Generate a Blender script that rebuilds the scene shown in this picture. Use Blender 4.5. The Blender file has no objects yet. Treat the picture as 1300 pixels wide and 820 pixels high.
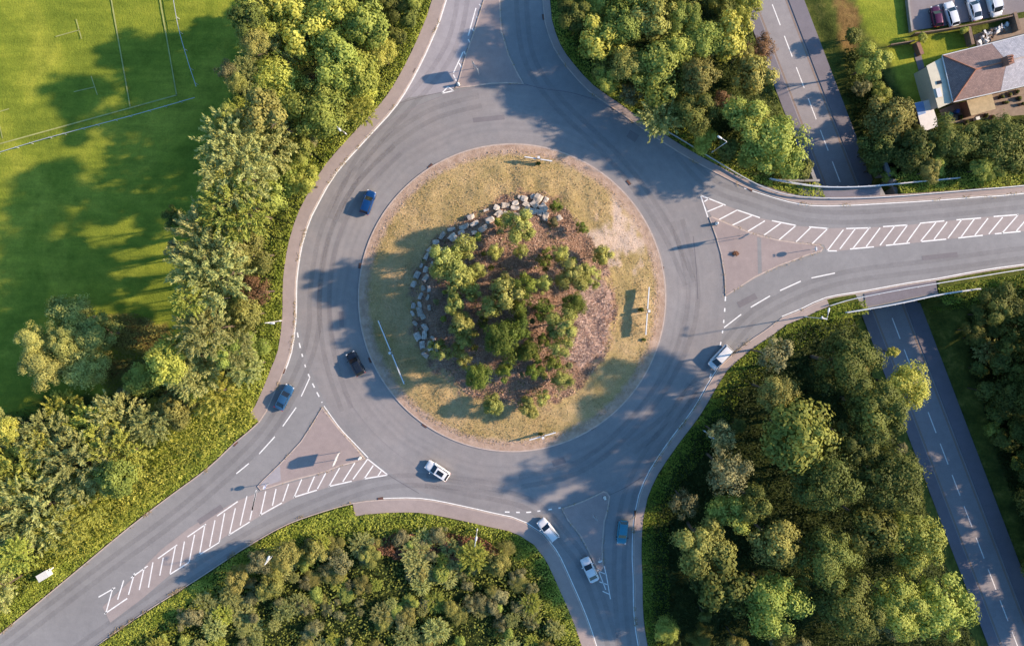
import bpy, bmesh, math, random
import numpy as np
from mathutils import Vector, Matrix

random.seed(7)
RNG = np.random.default_rng(11)
scene = bpy.context.scene
COL = scene.collection

# ------------------------------------------------------------------ scale
S = 0.135          # metres per photo pixel at roundabout level
H = 130.0          # height of the drone above the roundabout
LOW = -6.2         # level of the road that passes underneath
FIELD = -3.0       # level of the playing field
YARD = -5.5        # level of the gardens and car park beside it


def P(px, py, z=0.0):
    """ground point (at height z) that is seen at a photo position"""
    k = S * (H - z) / H
    return Vector(((px - 650.0) * k, (365.0 - py) * k, z))


def PX(x, y, z):
    k = S * (H - z) / H
    return x / k + 650.0, 365.0 - y / k


# ------------------------------------------------------------------ objects
def tag(o, label=None, cat=None, group=None, kind=None):
    if label: o['label'] = label
    if cat: o['category'] = cat
    if group: o['group'] = group
    if kind: o['kind'] = kind
    return o


def thing(name, label, cat, loc=(0, 0, 0), rz=0.0, group=None):
    o = bpy.data.objects.new(name, None)
    COL.objects.link(o)
    o.location = loc
    o.rotation_euler = (0, 0, rz)
    o.empty_display_size = 0.3
    return tag(o, label, cat, group)


class MB:
    """collects simple shapes and links them as one mesh object"""
    def __init__(self):
        self.v = []; self.f = []

    def add(self, vs, fs):
        n = len(self.v)
        self.v += [tuple(p) for p in vs]
        self.f += [tuple(i + n for i in q) for q in fs]
        return self

    def box(self, c, s, rz=0.0, M=None):
        hx, hy, hz = s[0] / 2, s[1] / 2, s[2] / 2
        vs = [Vector((x, y, z)) for z in (-hz, hz) for x, y in ((-hx, -hy), (hx, -hy), (hx, hy), (-hx, hy))]
        R = Matrix.Rotation(rz, 3, 'Z') if M is None else M
        vs = [R @ p + Vector(c) for p in vs]
        return self.add(vs, [(3, 2, 1, 0), (4, 5, 6, 7), (0, 1, 5, 4), (1, 2, 6, 5), (2, 3, 7, 6), (3, 0, 4, 7)])

    def tube(self, a, b, ra, rb=None, n=8, cap=True):
        a = Vector(a); b = Vector(b); rb = ra if rb is None else rb
        d = (b - a).normalized()
        u = d.orthogonal().normalized(); w = d.cross(u)
        vs = []
        for c, r in ((a, ra), (b, rb)):
            for i in range(n):
                t = 2 * math.pi * i / n
                vs.append(c + (u * math.cos(t) + w * math.sin(t)) * r)
        fs = [(i, (i + 1) % n, n + (i + 1) % n, n + i) for i in range(n)]
        if cap: fs += [tuple(range(n - 1, -1, -1)), tuple(range(n, 2 * n))]
        return self.add(vs, fs)

    def path(self, pts, radii, n=7):
        for i in range(len(pts) - 1):
            self.tube(pts[i], pts[i + 1], radii[i], radii[i + 1], n)
        return self

    def prism(self, poly, z0, z1):
        """upright prism over a plan polygon, ear-clipped lids"""
        n = len(poly)
        area = sum(poly[i][0] * poly[(i + 1) % n][1] - poly[(i + 1) % n][0] * poly[i][1] for i in range(n))
        if area < 0: poly = list(reversed(poly))
        zz = lambda z, p: z if not callable(z) else z(p)
        vs = [(p[0], p[1], zz(z0, p)) for p in poly] + [(p[0], p[1], zz(z1, p)) for p in poly]
        fs = [tuple(range(n - 1, -1, -1)), tuple(range(n, 2 * n))]
        fs += [(i, (i + 1) % n, n + (i + 1) % n, n + i) for i in range(n)]
        return self.add(vs, fs)

    def sheet(self, poly, z):
        n = len(poly)
        area = sum(poly[i][0] * poly[(i + 1) % n][1] - poly[(i + 1) % n][0] * poly[i][1] for i in range(n))
        if area < 0: poly = list(reversed(poly))
        return self.add([(p[0], p[1], z) for p in poly], [tuple(range(n))])

    def ribbon(self, pts, a, b, z0, z1):
        """strip between two sideways offsets of a line, z0 None = flat sheet"""
        L = offset(pts, a); R = offset(pts, b); n = len(pts)
        vs = [(p[0], p[1], z1) for p in L] + [(p[0], p[1], z1) for p in R]
        fs = [(i, i + 1, n + i + 1, n + i) if a < b else (n + i, n + i + 1, i + 1, i) for i in range(n - 1)]
        # make lids face up
        up = []
        for q in fs:
            p = [Vector(vs[k]) for k in q]
            nz = (p[1] - p[0]).cross(p[3] - p[0]).z
            up.append(q if nz > 0 else tuple(reversed(q)))
        fs = up
        if z0 is not None:
            m = len(vs)
            vs += [(p[0], p[1], z0) for p in L] + [(p[0], p[1], z0) for p in R]
            for i in range(n - 1):
                fs.append((i, i + 1, m + i + 1, m + i))
                fs.append((n + i + 1, n + i, m + n + i, m + n + i + 1))
            fs += [(0, n, m + n, m), (n - 1, m + n - 1, m + 2 * n - 1, 2 * n - 1)]
        return self.add(vs, fs)

    def build(self, name, mat, parent=None, smooth=False, tri=False):
        me = bpy.data.meshes.new(name)
        me.from_pydata(self.v, [], self.f)
        if tri or smooth is not False:
            bm = bmesh.new(); bm.from_mesh(me)
            if tri: bmesh.ops.triangulate(bm, faces=bm.faces[:], ngon_method='EAR_CLIP')
            if smooth: bmesh.ops.recalc_face_normals(bm, faces=bm.faces[:])
            bm.to_mesh(me); bm.free()
        if smooth:
            for p in me.polygons: p.use_smooth = True
        me.materials.append(mat)
        o = bpy.data.objects.new(name, me)
        COL.objects.link(o)
        o.parent = parent
        return o


def offset(pts, d):
    out = []
    n = len(pts)
    for i, p in enumerate(pts):
        a = Vector(pts[max(i - 1, 0)][:2]); b = Vector(pts[min(i + 1, n - 1)][:2])
        t = b - a
        if t.length < 1e-6: t = Vector((1, 0))
        t.normalize()
        out.append((p[0] + t.y * d, p[1] - t.x * d))     # positive = right of travel
    return out


def smooth_line(pts, step=2.0):
    """Catmull-Rom through plan points, resampled"""
    p = [Vector(q[:2]) for q in pts]
    out = []
    for i in range(len(p) - 1):
        p0 = p[max(i - 1, 0)]; p1 = p[i]; p2 = p[i + 1]; p3 = p[min(i + 2, len(p) - 1)]
        k = max(1, int((p2 - p1).length / step))
        for j in range(k):
            t = j / k
            out.append(0.5 * (2 * p1 + (p2 - p0) * t + (2 * p0 - 5 * p1 + 4 * p2 - p3) * t * t + (3 * p1 - p0 - 3 * p2 + p3) * t ** 3))
    out.append(p[-1])
    return [(q.x, q.y) for q in out]


def pl(lst, z=0.0):
    return [tuple(P(x, y, z)[:2]) for x, y in lst]


# ------------------------------------------------------------------ materials
def lin(r, g, b, e=1.0):
    f = lambda c: (c / 255 / 12.92) if c <= 10 else ((c / 255 + 0.055) / 1.055) ** 2.4
    return (f(r) * e, f(g) * e, f(b) * e, 1)


def nt(name):
    m = bpy.data.materials.new(name); m.use_nodes = True
    t = m.node_tree
    bs = t.nodes['Principled BSDF']
    return m, t, bs


def node(t, kind, **kw):
    n = t.nodes.new(kind)
    for k, v in kw.items(): setattr(n, k, v)
    return n


def noise(t, vec, scale, detail=4, rough=0.6, dist=0.0):
    n = node(t, 'ShaderNodeTexNoise')
    n.inputs['Scale'].default_value = scale
    n.inputs['Detail'].default_value = detail
    n.inputs['Roughness'].default_value = rough
    n.inputs['Distortion'].default_value = dist
    t.links.new(vec, n.inputs['Vector'])
    return n.outputs['Fac']


def ramp(t, fac, stops):
    r = node(t, 'ShaderNodeValToRGB')
    e = r.color_ramp.elements
    while len(e) < len(stops): e.new(0.5)
    for i, (p, c) in enumerate(stops):
        e[i].position = p
        e[i].color = c if len(c) == 4 else (*c, 1)
    t.links.new(fac, r.inputs['Fac'])
    return r.outputs['Color']


def mix(t, fac, a, b, mode='MIX'):
    n = node(t, 'ShaderNodeMix', data_type='RGBA', blend_type=mode)
    for sock, val in ((n.inputs['Factor'], fac), (n.inputs['A'], a), (n.inputs['B'], b)):
        if sock.type == 'RGBA' or sock.name == 'Factor':
            pass
    fin = [i for i in n.inputs if i.name == 'Factor' and i.type == 'VALUE'][0]
    ain = [i for i in n.inputs if i.name == 'A' and i.type == 'RGBA'][0]
    bin_ = [i for i in n.inputs if i.name == 'B' and i.type == 'RGBA'][0]
    for s_, v_ in ((fin, fac), (ain, a), (bin_, b)):
        if isinstance(v_, bpy.types.NodeSocket): t.links.new(v_, s_)
        elif s_.type == 'VALUE': s_.default_value = v_
        else: s_.default_value = v_ if len(v_) == 4 else (*v_, 1)
    return [o for o in n.outputs if o.type == 'RGBA'][0]


def math_(t, op, a, b=None):
    n = node(t, 'ShaderNodeMath', operation=op)
    for i, v in enumerate((a, b)):
        if v is None: continue
        if isinstance(v, bpy.types.NodeSocket): t.links.new(v, n.inputs[i])
        else: n.inputs[i].default_value = v
    return n.outputs[0]


def coords(t, kind='Object'):
    return node(t, 'ShaderNodeTexCoord').outputs[kind]


def plain(name, col, rough=0.6, metal=0.0, var=0.12, scale=3.0, spec=None, coat=0.0):
    m, t, bs = nt(name)
    f = noise(t, coords(t), scale, 3)
    c = ramp(t, f, [(0.3, [x * (1 - var) for x in col[:3]]), (0.7, [min(1, x * (1 + var)) for x in col[:3]])])
    t.links.new(c, bs.inputs['Base Color'])
    bs.inputs['Roughness'].default_value = rough
    bs.inputs['Metallic'].default_value = metal
    if spec is not None: bs.inputs['Specular IOR Level'].default_value = spec
    if coat: bs.inputs['Coat Weight'].default_value = coat; bs.inputs['Coat Roughness'].default_value = 0.05
    return m


def asphalt(name, base, ring=False, dark=1.0, streak_dir=None):
    m, t, bs = nt(name)
    co = coords(t)
    big = noise(t, co, 0.06, 5, 0.6)
    mid = noise(t, co, 0.7, 5, 0.7)
    fine = noise(t, co, 9.0, 2, 0.7)
    b = [c * dark for c in base[:3]]
    c = ramp(t, big, [(0.3, [x * 0.88 for x in b]), (0.7, [x * 1.1 for x in b])])
    c = mix(t, 0.7, c, ramp(t, mid, [(0.25, (0.82, 0.82, 0.83)), (0.75, (1.12, 1.11, 1.1))]), 'MULTIPLY')
    c = mix(t, 0.6, c, ramp(t, fine, [(0.25, (0.8, 0.8, 0.8)), (0.75, (1.2, 1.2, 1.2))]), 'MULTIPLY')
    if ring:
        # tyre polish: bands that follow the circle
        sub = node(t, 'ShaderNodeVectorMath', operation='SUBTRACT')
        t.links.new(co, sub.inputs[0]); sub.inputs[1].default_value = (0, -13 * S, 0)
        ln = node(t, 'ShaderNodeVectorMath', operation='LENGTH')
        t.links.new(sub.outputs[0], ln.inputs[0])
        wob = noise(t, co, 0.045, 2)
        r = math_(t, 'ADD', ln.outputs['Value'], math_(t, 'MULTIPLY', wob, 3.0))
        cm = node(t, 'ShaderNodeCombineXYZ'); t.links.new(r, cm.inputs[0])
        bands = noise(t, cm.outputs[0], 0.9, 3, 0.6)
        c = mix(t, 0.5, c, ramp(t, bands, [(0.3, (0.8, 0.8, 0.82)), (0.5, (1.0, 0.99, 0.98)), (0.72, (1.15, 1.14, 1.12))]), 'MULTIPLY')
        bl = noise(t, co, 0.13, 4, 0.65, 0.6)
        c = mix(t, 0.35, c, ramp(t, bl, [(0.42, (1, 1, 1)), (0.62, (1.2, 1.12, 1.06))]), 'MULTIPLY')
    # old repair cracks
    vo = node(t, 'ShaderNodeTexVoronoi', feature='DISTANCE_TO_EDGE'); vo.inputs['Scale'].default_value = 0.195
    wv = node(t, 'ShaderNodeVectorMath', operation='ADD')
    t.links.new(co, wv.inputs[0])
    nz = node(t, 'ShaderNodeTexNoise'); nz.inputs['Scale'].default_value = 0.5
    t.links.new(co, nz.inputs['Vector'])
    sc = node(t, 'ShaderNodeVectorMath', operation='SCALE'); t.links.new(nz.outputs['Color'], sc.inputs[0]); sc.inputs['Scale'].default_value = 3.0
    t.links.new(sc.outputs[0], wv.inputs[1]); t.links.new(wv.outputs[0], vo.inputs['Vector'])
    cr = ramp(t, vo.outputs['Distance'], [(0.0, (0.75, 0.75, 0.77)), (0.012, (1, 1, 1))])
    c = mix(t, 0.18, c, cr, 'MULTIPLY')
    t.links.new(c, bs.inputs['Base Color'])
    bs.inputs['Roughness'].default_value = 0.85
    bs.inputs['Specular IOR Level'].default_value = 0.25
    return m


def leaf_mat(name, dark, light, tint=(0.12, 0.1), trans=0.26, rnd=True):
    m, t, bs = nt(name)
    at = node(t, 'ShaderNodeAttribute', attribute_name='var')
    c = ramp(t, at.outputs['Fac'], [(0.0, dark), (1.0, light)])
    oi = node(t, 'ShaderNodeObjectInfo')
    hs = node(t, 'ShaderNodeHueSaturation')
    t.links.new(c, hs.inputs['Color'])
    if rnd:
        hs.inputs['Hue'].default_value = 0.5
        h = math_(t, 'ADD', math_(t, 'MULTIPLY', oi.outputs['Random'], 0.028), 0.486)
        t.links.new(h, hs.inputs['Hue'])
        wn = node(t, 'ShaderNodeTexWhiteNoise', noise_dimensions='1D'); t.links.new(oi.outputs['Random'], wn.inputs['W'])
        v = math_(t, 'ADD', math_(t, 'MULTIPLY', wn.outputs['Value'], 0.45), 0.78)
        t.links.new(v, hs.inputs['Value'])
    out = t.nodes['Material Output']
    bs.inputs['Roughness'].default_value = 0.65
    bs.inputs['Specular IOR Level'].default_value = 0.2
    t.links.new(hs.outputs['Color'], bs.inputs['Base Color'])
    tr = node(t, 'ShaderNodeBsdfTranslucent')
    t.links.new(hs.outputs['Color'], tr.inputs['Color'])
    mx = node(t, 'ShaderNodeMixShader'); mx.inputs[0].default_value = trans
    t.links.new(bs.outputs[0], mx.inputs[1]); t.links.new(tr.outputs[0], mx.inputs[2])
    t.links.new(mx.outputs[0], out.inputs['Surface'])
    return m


ASPH = lin(176, 163, 165)
M = {}
M['road'] = asphalt('asphalt_arms', lin(149, 147, 147))
M['ring'] = asphalt('asphalt_ring', lin(149, 146, 146), ring=True)
M['patch'] = asphalt('asphalt_worn', lin(170, 165, 169))
M['lower'] = asphalt('asphalt_lower', lin(156, 151, 152))
M['foot'] = asphalt('footway_asphalt', lin(172, 157, 151))
M['lowfoot'] = asphalt('footway_lower', lin(130, 125, 132))
M['yard'] = asphalt('yard_asphalt', lin(140, 132, 134))
M['kerb'] = plain('concrete_kerb', lin(196, 178, 166), 0.9, scale=1.5, var=0.15)
M['isl'] = asphalt('splitter_paving', lin(168, 153, 149))
M['paint'] = plain('white_road_paint', lin(246, 242, 238), 0.7, var=0.13, scale=1.6)
M['oldpaint'] = plain('worn_road_paint', lin(205, 192, 182), 0.8, var=0.14, scale=1.2)
M['yellow'] = plain('worn_yellow_paint', lin(150, 125, 105), 0.8, var=0.1, scale=2)
M['pitch'] = plain('pitch_line_chalk', lin(168, 170, 105), 0.9, var=0.2, scale=0.8)
M['white'] = plain('white_paint', (0.8, 0.8, 0.79, 1), 0.4, var=0.03)
M['galv'] = plain('galvanised_steel', (0.62, 0.64, 0.66, 1), 0.45, 0.3, var=0.08)
M['lampgrey'] = plain('lamp_steel', (0.72, 0.72, 0.71, 1), 0.5, 0.1, var=0.05)
M['lens'] = plain('lamp_lens', (0.75, 0.75, 0.72, 1), 0.15, var=0.02)
M['black'] = plain('black_plastic', (0.02, 0.02, 0.022, 1), 0.5, var=0.1)
M['signback'] = plain('sign_back_grey', (0.42, 0.43, 0.45, 1), 0.5, 0.3, var=0.05)
M['signface'] = plain('sign_face_pale', (0.6, 0.62, 0.64, 1), 0.4, var=0.04)
M['blue'] = plain('sign_blue', (0.02, 0.08, 0.35, 1), 0.4, var=0.04)
M['bollard'] = plain('bollard_white', (0.85, 0.84, 0.8, 1), 0.35, var=0.03)
M['bollardy'] = plain('bollard_yellow', (0.75, 0.5, 0.05, 1), 0.35, var=0.03)
M['iron'] = plain('drain_iron', (0.06, 0.055, 0.05, 1), 0.7, var=0.2)
M['rust'] = plain('rust_red', (0.3, 0.12, 0.08, 1), 0.8, var=0.2)
M['bark'] = plain('bark', (0.12, 0.085, 0.06, 1), 0.95, var=0.3, scale=4)
M['glass'] = plain('dark_glass', (0.015, 0.02, 0.028, 1), 0.06, var=0.1, spec=0.8)
M['tyre'] = plain('tyre_rubber', (0.02, 0.02, 0.02, 1), 0.8)
M['rim'] = plain('wheel_alloy', (0.5, 0.5, 0.52, 1), 0.3, 0.8)
M['red'] = plain('tail_lamp_red', (0.45, 0.02, 0.02, 1), 0.25)
M['head'] = plain('head_lamp', (0.8, 0.82, 0.85, 1), 0.1, var=0.02)
M['plate_y'] = plain('number_plate_yellow', (0.75, 0.55, 0.05, 1), 0.5, var=0.02)
M['concrete'] = plain('bridge_concrete', (0.33, 0.31, 0.29, 1), 0.9, var=0.2, scale=0.8)
M['brick'] = plain('brick_wall', (0.32, 0.17, 0.12, 1), 0.9, var=0.25, scale=6)
M['render'] = plain('house_render', (0.62, 0.58, 0.5, 1), 0.9, var=0.06)
M['timber'] = plain('fence_timber', (0.25, 0.17, 0.12, 1), 0.9, var=0.25, scale=3)
M['redtile'] = plain('ridge_tile', (0.52, 0.2, 0.11, 1), 0.8, var=0.2, scale=5)
M['creamroof'] = plain('cream_felt', lin(214, 208, 186), 0.85, var=0.08, scale=1.2)
M['tanroof'] = plain('tan_felt', lin(190, 170, 135), 0.9, var=0.15, scale=1.2)
M['sheetwhite'] = plain('white_sheeting', lin(232, 226, 222), 0.5, var=0.06, scale=2)
M['tarp'] = plain('blue_tarpaulin', lin(130, 160, 205), 0.5, var=0.12, scale=2)
M['slab'] = plain('patio_slab', lin(150, 132, 116), 0.9, var=0.15, scale=1.5)
M['bingreen'] = plain('bin_green', (0.02, 0.25, 0.16, 1), 0.5)


def tiles(name, col, w=0.3):
    m, t, bs = nt(name)
    co = coords(t)
    br = node(t, 'ShaderNodeTexBrick')
    br.inputs['Scale'].default_value = 1.0
    br.inputs['Brick Width'].default_value = w
    br.inputs['Row Height'].default_value = w * 0.7
    br.inputs['Mortar Size'].default_value = 0.02
    br.inputs['Color1'].default_value = col
    br.inputs['Color2'].default_value = tuple(c * 0.72 for c in col[:3]) + (1,)
    br.inputs['Mortar'].default_value = tuple(c * 0.5 for c in col[:3]) + (1,)
    t.links.new(co, br.inputs['Vector'])
    f = noise(t, co, 0.9, 4, 0.7)
    c = mix(t, 0.8, br.outputs['Color'], ramp(t, f, [(0.3, (0.75, 0.75, 0.78)), (0.7, (1.2, 1.16, 1.12))]), 'MULTIPLY')
    t.links.new(c, bs.inputs['Base Color']); bs.inputs['Roughness'].default_value = 0.85
    return m


M['tile'] = tiles('brown_roof_tile', lin(168, 140, 132))
M['tile2'] = tiles('grey_roof_tile', lin(208, 205, 210))

# ------------------------------------------------------------------ terrain
LA = P(988, 26, LOW); LB = P(1254, 721, LOW)
LD = (LB - LA).normalized()          # along the lower road, heading down the picture
LN = Vector((-LD.y, LD.x))           # to its east side
if LN.x < 0: LN = -LN
ARM_A = P(985, 325); ARM_B = P(1500, 265)


def dist_low(x, y):
    return (x - LA.x) * LN.x + (y - LA.y) * LN.y


def hgt(x, y):
    x = np.asarray(x, float); y = np.asarray(y, float)
    d = dist_low(x, y)
    west = np.clip(LOW + (-5.0 - d) / 1.45, LOW, 0.0)
    # east side: flat yard in the north, bank in the south raised to shade the lower road
    south = np.clip((8 - y) / 25.0, 0, 1)
    east = LOW + np.clip((d - 6.2) / (3.0 - 1.5 * south), 0, 0.7 + 8.3 * south)
    zc = np.where(d < 0, west, east)
    ab = ARM_B - ARM_A
    t = ((x - ARM_A.x) * ab.x + (y - ARM_A.y) * ab.y) / ab.length_squared
    t = np.clip(t, 0, 4)
    dx = x - (ARM_A.x + ab.x * t); dy = y - (ARM_A.y + ab.y * t)
    da = np.hypot(dx, dy)
    ze = -np.clip((da - 11.6) / 1.5, 0, 99)
    ze = np.where((np.abs(d) < 5.9), -99, ze)
    ze = np.where(da > 11.7, np.minimum(ze, LOW + np.clip(np.abs(d) - 5.7, 0, 99) * 1.1), ze)
    z = np.maximum(zc, ze)
    z = np.clip(z, LOW, np.where(d > 5, 3.0, 0.0))
    dep = -sd_poly(x, y, BELT_W)                       # the playing field lies below the road embankment
    f = np.clip((dep - 9.0) / 15.0, 0, 1)
    return np.where(d < -40, z + FIELD * f * f * (3 - 2 * f), z)


def hz(x, y): return float(hgt(x, y))


def sd_poly(x, y, poly):
    """signed distance (negative inside) to a polygon, vectorised"""
    x = np.asarray(x, float); y = np.asarray(y, float)
    best = np.full(x.shape, 1e18); inside = np.zeros(x.shape, bool)
    n = len(poly)
    for i in range(n):
        x0, y0 = poly[i]; x1, y1 = poly[(i + 1) % n]
        ex, ey = x1 - x0, y1 - y0
        L = ex * ex + ey * ey + 1e-12
        t = np.clip(((x - x0) * ex + (y - y0) * ey) / L, 0, 1)
        best = np.minimum(best, (x - x0 - ex * t) ** 2 + (y - y0 - ey * t) ** 2)
        c = ((y0 > y) != (y1 > y)) & (x < (x1 - x0) * (y - y0) / (y1 - y0 + 1e-15) + x0)
        inside ^= c
    d = np.sqrt(best)
    return np.where(inside, -d, d)


def sd_line(x, y, pts):
    x = np.asarray(x, float); y = np.asarray(y, float)
    best = np.full(x.shape, 1e18)
    for i in range(len(pts) - 1):
        x0, y0 = pts[i]; x1, y1 = pts[i + 1]
        ex, ey = x1 - x0, y1 - y0
        L = ex * ex + ey * ey + 1e-12
        t = np.clip(((x - x0) * ex + (y - y0) * ey) / L, 0, 1)
        best = np.minimum(best, (x - x0 - ex * t) ** 2 + (y - y0 - ey * t) ** 2)
    return np.sqrt(best)


def vnoise(x, y, s, seed=0):
    """cheap value noise 0..1"""
    x = np.asarray(x, float) / s + 1000.0; y = np.asarray(y, float) / s + 1000.0
    xi = np.floor(x).astype(int); yi = np.floor(y).astype(int)
    fx = x - xi; fy = y - yi
    fx = fx * fx * (3 - 2 * fx); fy = fy * fy * (3 - 2 * fy)
    def h(a, b):
        n = (a * 374761393 + b * 668265263 + seed * 974711) & 0x7fffffff
        n = ((n ^ (n >> 13)) * 1274126177) & 0x7fffffff
        return ((n ^ (n >> 16)) & 0xffff) / 65535.0
    return (h(xi, yi) * (1 - fx) + h(xi + 1, yi) * fx) * (1 - fy) + (h(xi, yi + 1) * (1 - fx) + h(xi + 1, yi + 1) * fx) * fy


# outlines traced in photo positions
CH_W = [(640, -420), (612, -160), (565.4, 0), (551.7, 39.6), (530, 87), (503, 132.6), (466, 174), (426.7, 218), (407, 250), (394.7, 273.5),
        (382.5, 310), (375.5, 356), (374.5, 404), (368.8, 447), (358.5, 474.8), (345, 508), (329.5, 536), (299, 562), (265, 594), (213, 632.4),
        (161.6, 672), (91.5, 730), (-20, 822), (-250, 1010)]
CH_S = [(-120, 1010), (118, 822), (259, 728.5), (305, 698), (330, 683), (365.7, 664), (411.5, 648), (448, 638), (481.6, 634), (533.5, 633.4),
        (582, 642), (625, 651.7), (650, 657), (667.5, 664), (689, 678), (704, 696.6), (721, 730), (757, 822), (800, 1000)]
CH_SE = [(860, 1000), (812, 822), (805, 730), (804, 693), (806, 657), (812, 629), (826, 597), (850, 561), (881, 519.6), (899, 488.6),
         (914.5, 464), (945, 437), (970, 420), (993, 403), (1019, 392.5), (1049, 379), (1098, 370.5), (1153, 360.5), (1189.5, 355), (1244, 345),
         (1300, 337), (1500, 312), (1750, 282)]
CH_NE = [(1750, 190), (1500, 222), (1300, 244.6), (1244.5, 249), (1183.5, 253.7), (1128.6, 257), (1070.7, 260), (1031, 260), (1000.5, 255), (970, 246),
         (945, 238), (914.5, 223), (884, 207), (853.5, 189), (817, 165), (777, 137), (747, 116), (721, 88), (702.5, 61), (691, 27), (688.5, 0),
         (690, -150), (715, -420)]
W_, S_, SE_, NE_ = [smooth_line(pl(c)) for c in (CH_W, CH_S, CH_SE, CH_NE)]
ROADPOLY = W_ + S_ + SE_ + NE_
BELT_W = pl(CH_W) + [(-500, -200), (-500, 200)]
CEN = P(650, 378); R_ISL = 194 * S; R_RING = 271 * S

WOODS = {
    'W': [(318, -60), (305, 60), (282, 140), (262, 230), (238, 300), (228, 380), (236, 425), (190, 455), (140, 500), (60, 512), (-60, 540), (-260, 640), (-300, 980), (-120, 900), (40, 745), (100, 690), (205, 607), (276, 545),
          (318, 490), (338, 430), (346, 370), (360, 310), (380, 256), (428, 192), (480, 138), (512, 84), (532, 30), (560, -60)],
    'S': [(60, 900), (250, 752), (330, 700), (420, 676), (520, 668), (600, 672), (650, 690), (680, 715), (730, 830), (760, 950)],
    'SE': [(842, 960), (826, 760), (826, 680), (846, 615), (880, 560), (920, 500), (965, 450), (1010, 420), (1060, 404), (1096, 405), (1128, 500), (1175, 610), (1215, 725), (1260, 850), (1290, 960)],
    'NE': [(712, -60), (716, 30), (735, 70), (775, 112), (830, 152), (890, 186), (935, 216), (985, 232), (1022, 222), (1012, 150), (985, 70), (955, -10), (935, -60)],
    'HN': [(1075, 60), (1110, 60), (1130, 100), (1160, 150), (1200, 165), (1300, 150), (1420, 140), (1420, 225), (1300, 226), (1200, 226), (1110, 222), (1080, 150)],
    'HS': [(1215, 385), (1300, 362), (1480, 340), (1480, 900), (1335, 760), (1275, 600), (1240, 490)],
}
WOODW = {k: pl(v, 0 if k in 'W S SE NE'.split() else -4) for k, v in WOODS.items()}

gx = np.concatenate([[-1800, -900, -450, -260, -190, -150], np.arange(-132, 132.1, 0.75), [150, 190, 260, 450, 900, 1800]])
gy = np.concatenate([[-1800, -900, -450, -260, -190, -150, -120], np.arange(-98, 98.1, 0.75), [120, 150, 190, 260, 450, 900, 1800]])
GX, GY = np.meshgrid(gx, gy)
GZ = hgt(np.clip(GX, -240, 240), np.clip(GY, -240, 240))
PXg, PYg = PX(GX, GY, GZ)
outer = np.minimum.reduce([sd_line(GX, GY, c) for c in (W_, S_, SE_, NE_)])
rp = sd_poly(GX, GY, ROADPOLY)
near = np.clip(1 - (np.abs(rp) - 3.5) / 2.0, 0, 1)
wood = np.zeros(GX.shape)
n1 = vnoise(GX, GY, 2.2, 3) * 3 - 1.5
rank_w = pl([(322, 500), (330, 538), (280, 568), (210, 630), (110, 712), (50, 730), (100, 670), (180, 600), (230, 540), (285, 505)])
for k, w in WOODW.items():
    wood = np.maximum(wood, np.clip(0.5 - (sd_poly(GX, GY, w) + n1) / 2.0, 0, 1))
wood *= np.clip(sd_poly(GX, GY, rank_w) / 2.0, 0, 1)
# rough brown patches: brambles beside the field tree, bare bank beside the gardens
brown = np.zeros(GX.shape)
for (cx, cy, rx, ry) in ((170, 425, 42, 22), (1078, 36, 13, 30), (170, 470, 40, 14), (1068, 8, 9, 14)):
    e = np.hypot((PXg - cx) / rx, (PYg - cy) / ry) + (vnoise(GX, GY, 1.6, 5) - 0.5) * 0.6
    brown = np.maximum(brown, np.clip((1.15 - e) * 3, 0, 1))
verge = np.maximum(near, np.clip((GX - 45) / 3, 0, 1)) * (1 - 0.0 * wood)
for lw in ([(1163, 50), (1222, 42), (1236, 58), (1198, 72), (1172, 82)], [(1130, 62), (1158, 58), (1180, 112), (1186, 128), (1150, 130), (1140, 95)], [(1098, -40), (1143, -40), (1148, 40), (1152, 52), (1118, 55), (1104, 40), (1090, 10)]):
    verge = np.minimum(verge, np.clip(sd_poly(GX, GY, pl(lw, YARD)) / 0.8, 0, 1))
dz = (vnoise(GX, GY, 3.0, 9) - 0.5) * 0.12 + (vnoise(GX, GY, 1.1, 19) - 0.5) * 0.08
flat = np.clip(np.abs(rp) / 1.5, 0, 1) * (rp > 0)
GZ2 = GZ - 0.06 + np.where(rp > 0, dz * flat, 0.0)
d_low = dist_low(GX, GY)
GZ2 = np.where(np.abs(d_low - 0.6) < 5.5, GZ - 0.06, GZ2)
GZ2 = np.where(rp < -0.5, GZ2 - 0.05, GZ2)
ny, nx = GX.shape
gme = bpy.data.meshes.new('ground')
idx = np.arange(nx * ny).reshape(ny, nx)
quads = np.stack([idx[:-1, :-1], idx[:-1, 1:], idx[1:, 1:], idx[1:, :-1]], -1).reshape(-1, 4)
vv = np.stack([GX, GY, GZ2], -1).reshape(-1, 3)


def np_mesh(me, verts, faces, smooth=False):
    nv, nf, k = len(verts), len(faces), faces.shape[1]
    me.vertices.add(nv); me.vertices.foreach_set('co', np.ascontiguousarray(verts, dtype=np.float32).ravel())
    me.loops.add(nf * k); me.loops.foreach_set('vertex_index', np.ascontiguousarray(faces, dtype=np.int32).ravel())
    me.polygons.add(nf)
    me.polygons.foreach_set('loop_start', np.arange(0, nf * k, k, dtype=np.int32))
    me.polygons.foreach_set('loop_total', np.full(nf, k, dtype=np.int32))
    if smooth: me.polygons.foreach_set('use_smooth', np.ones(nf, dtype=bool))
    me.update(calc_edges=True)


np_mesh(gme, vv, quads, True)
ca = gme.color_attributes.new('zone', 'FLOAT_COLOR', 'POINT')
ca.data.foreach_set('color', np.stack([wood, verge, brown, np.ones_like(wood)], -1).astype(np.float32).ravel())


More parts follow.
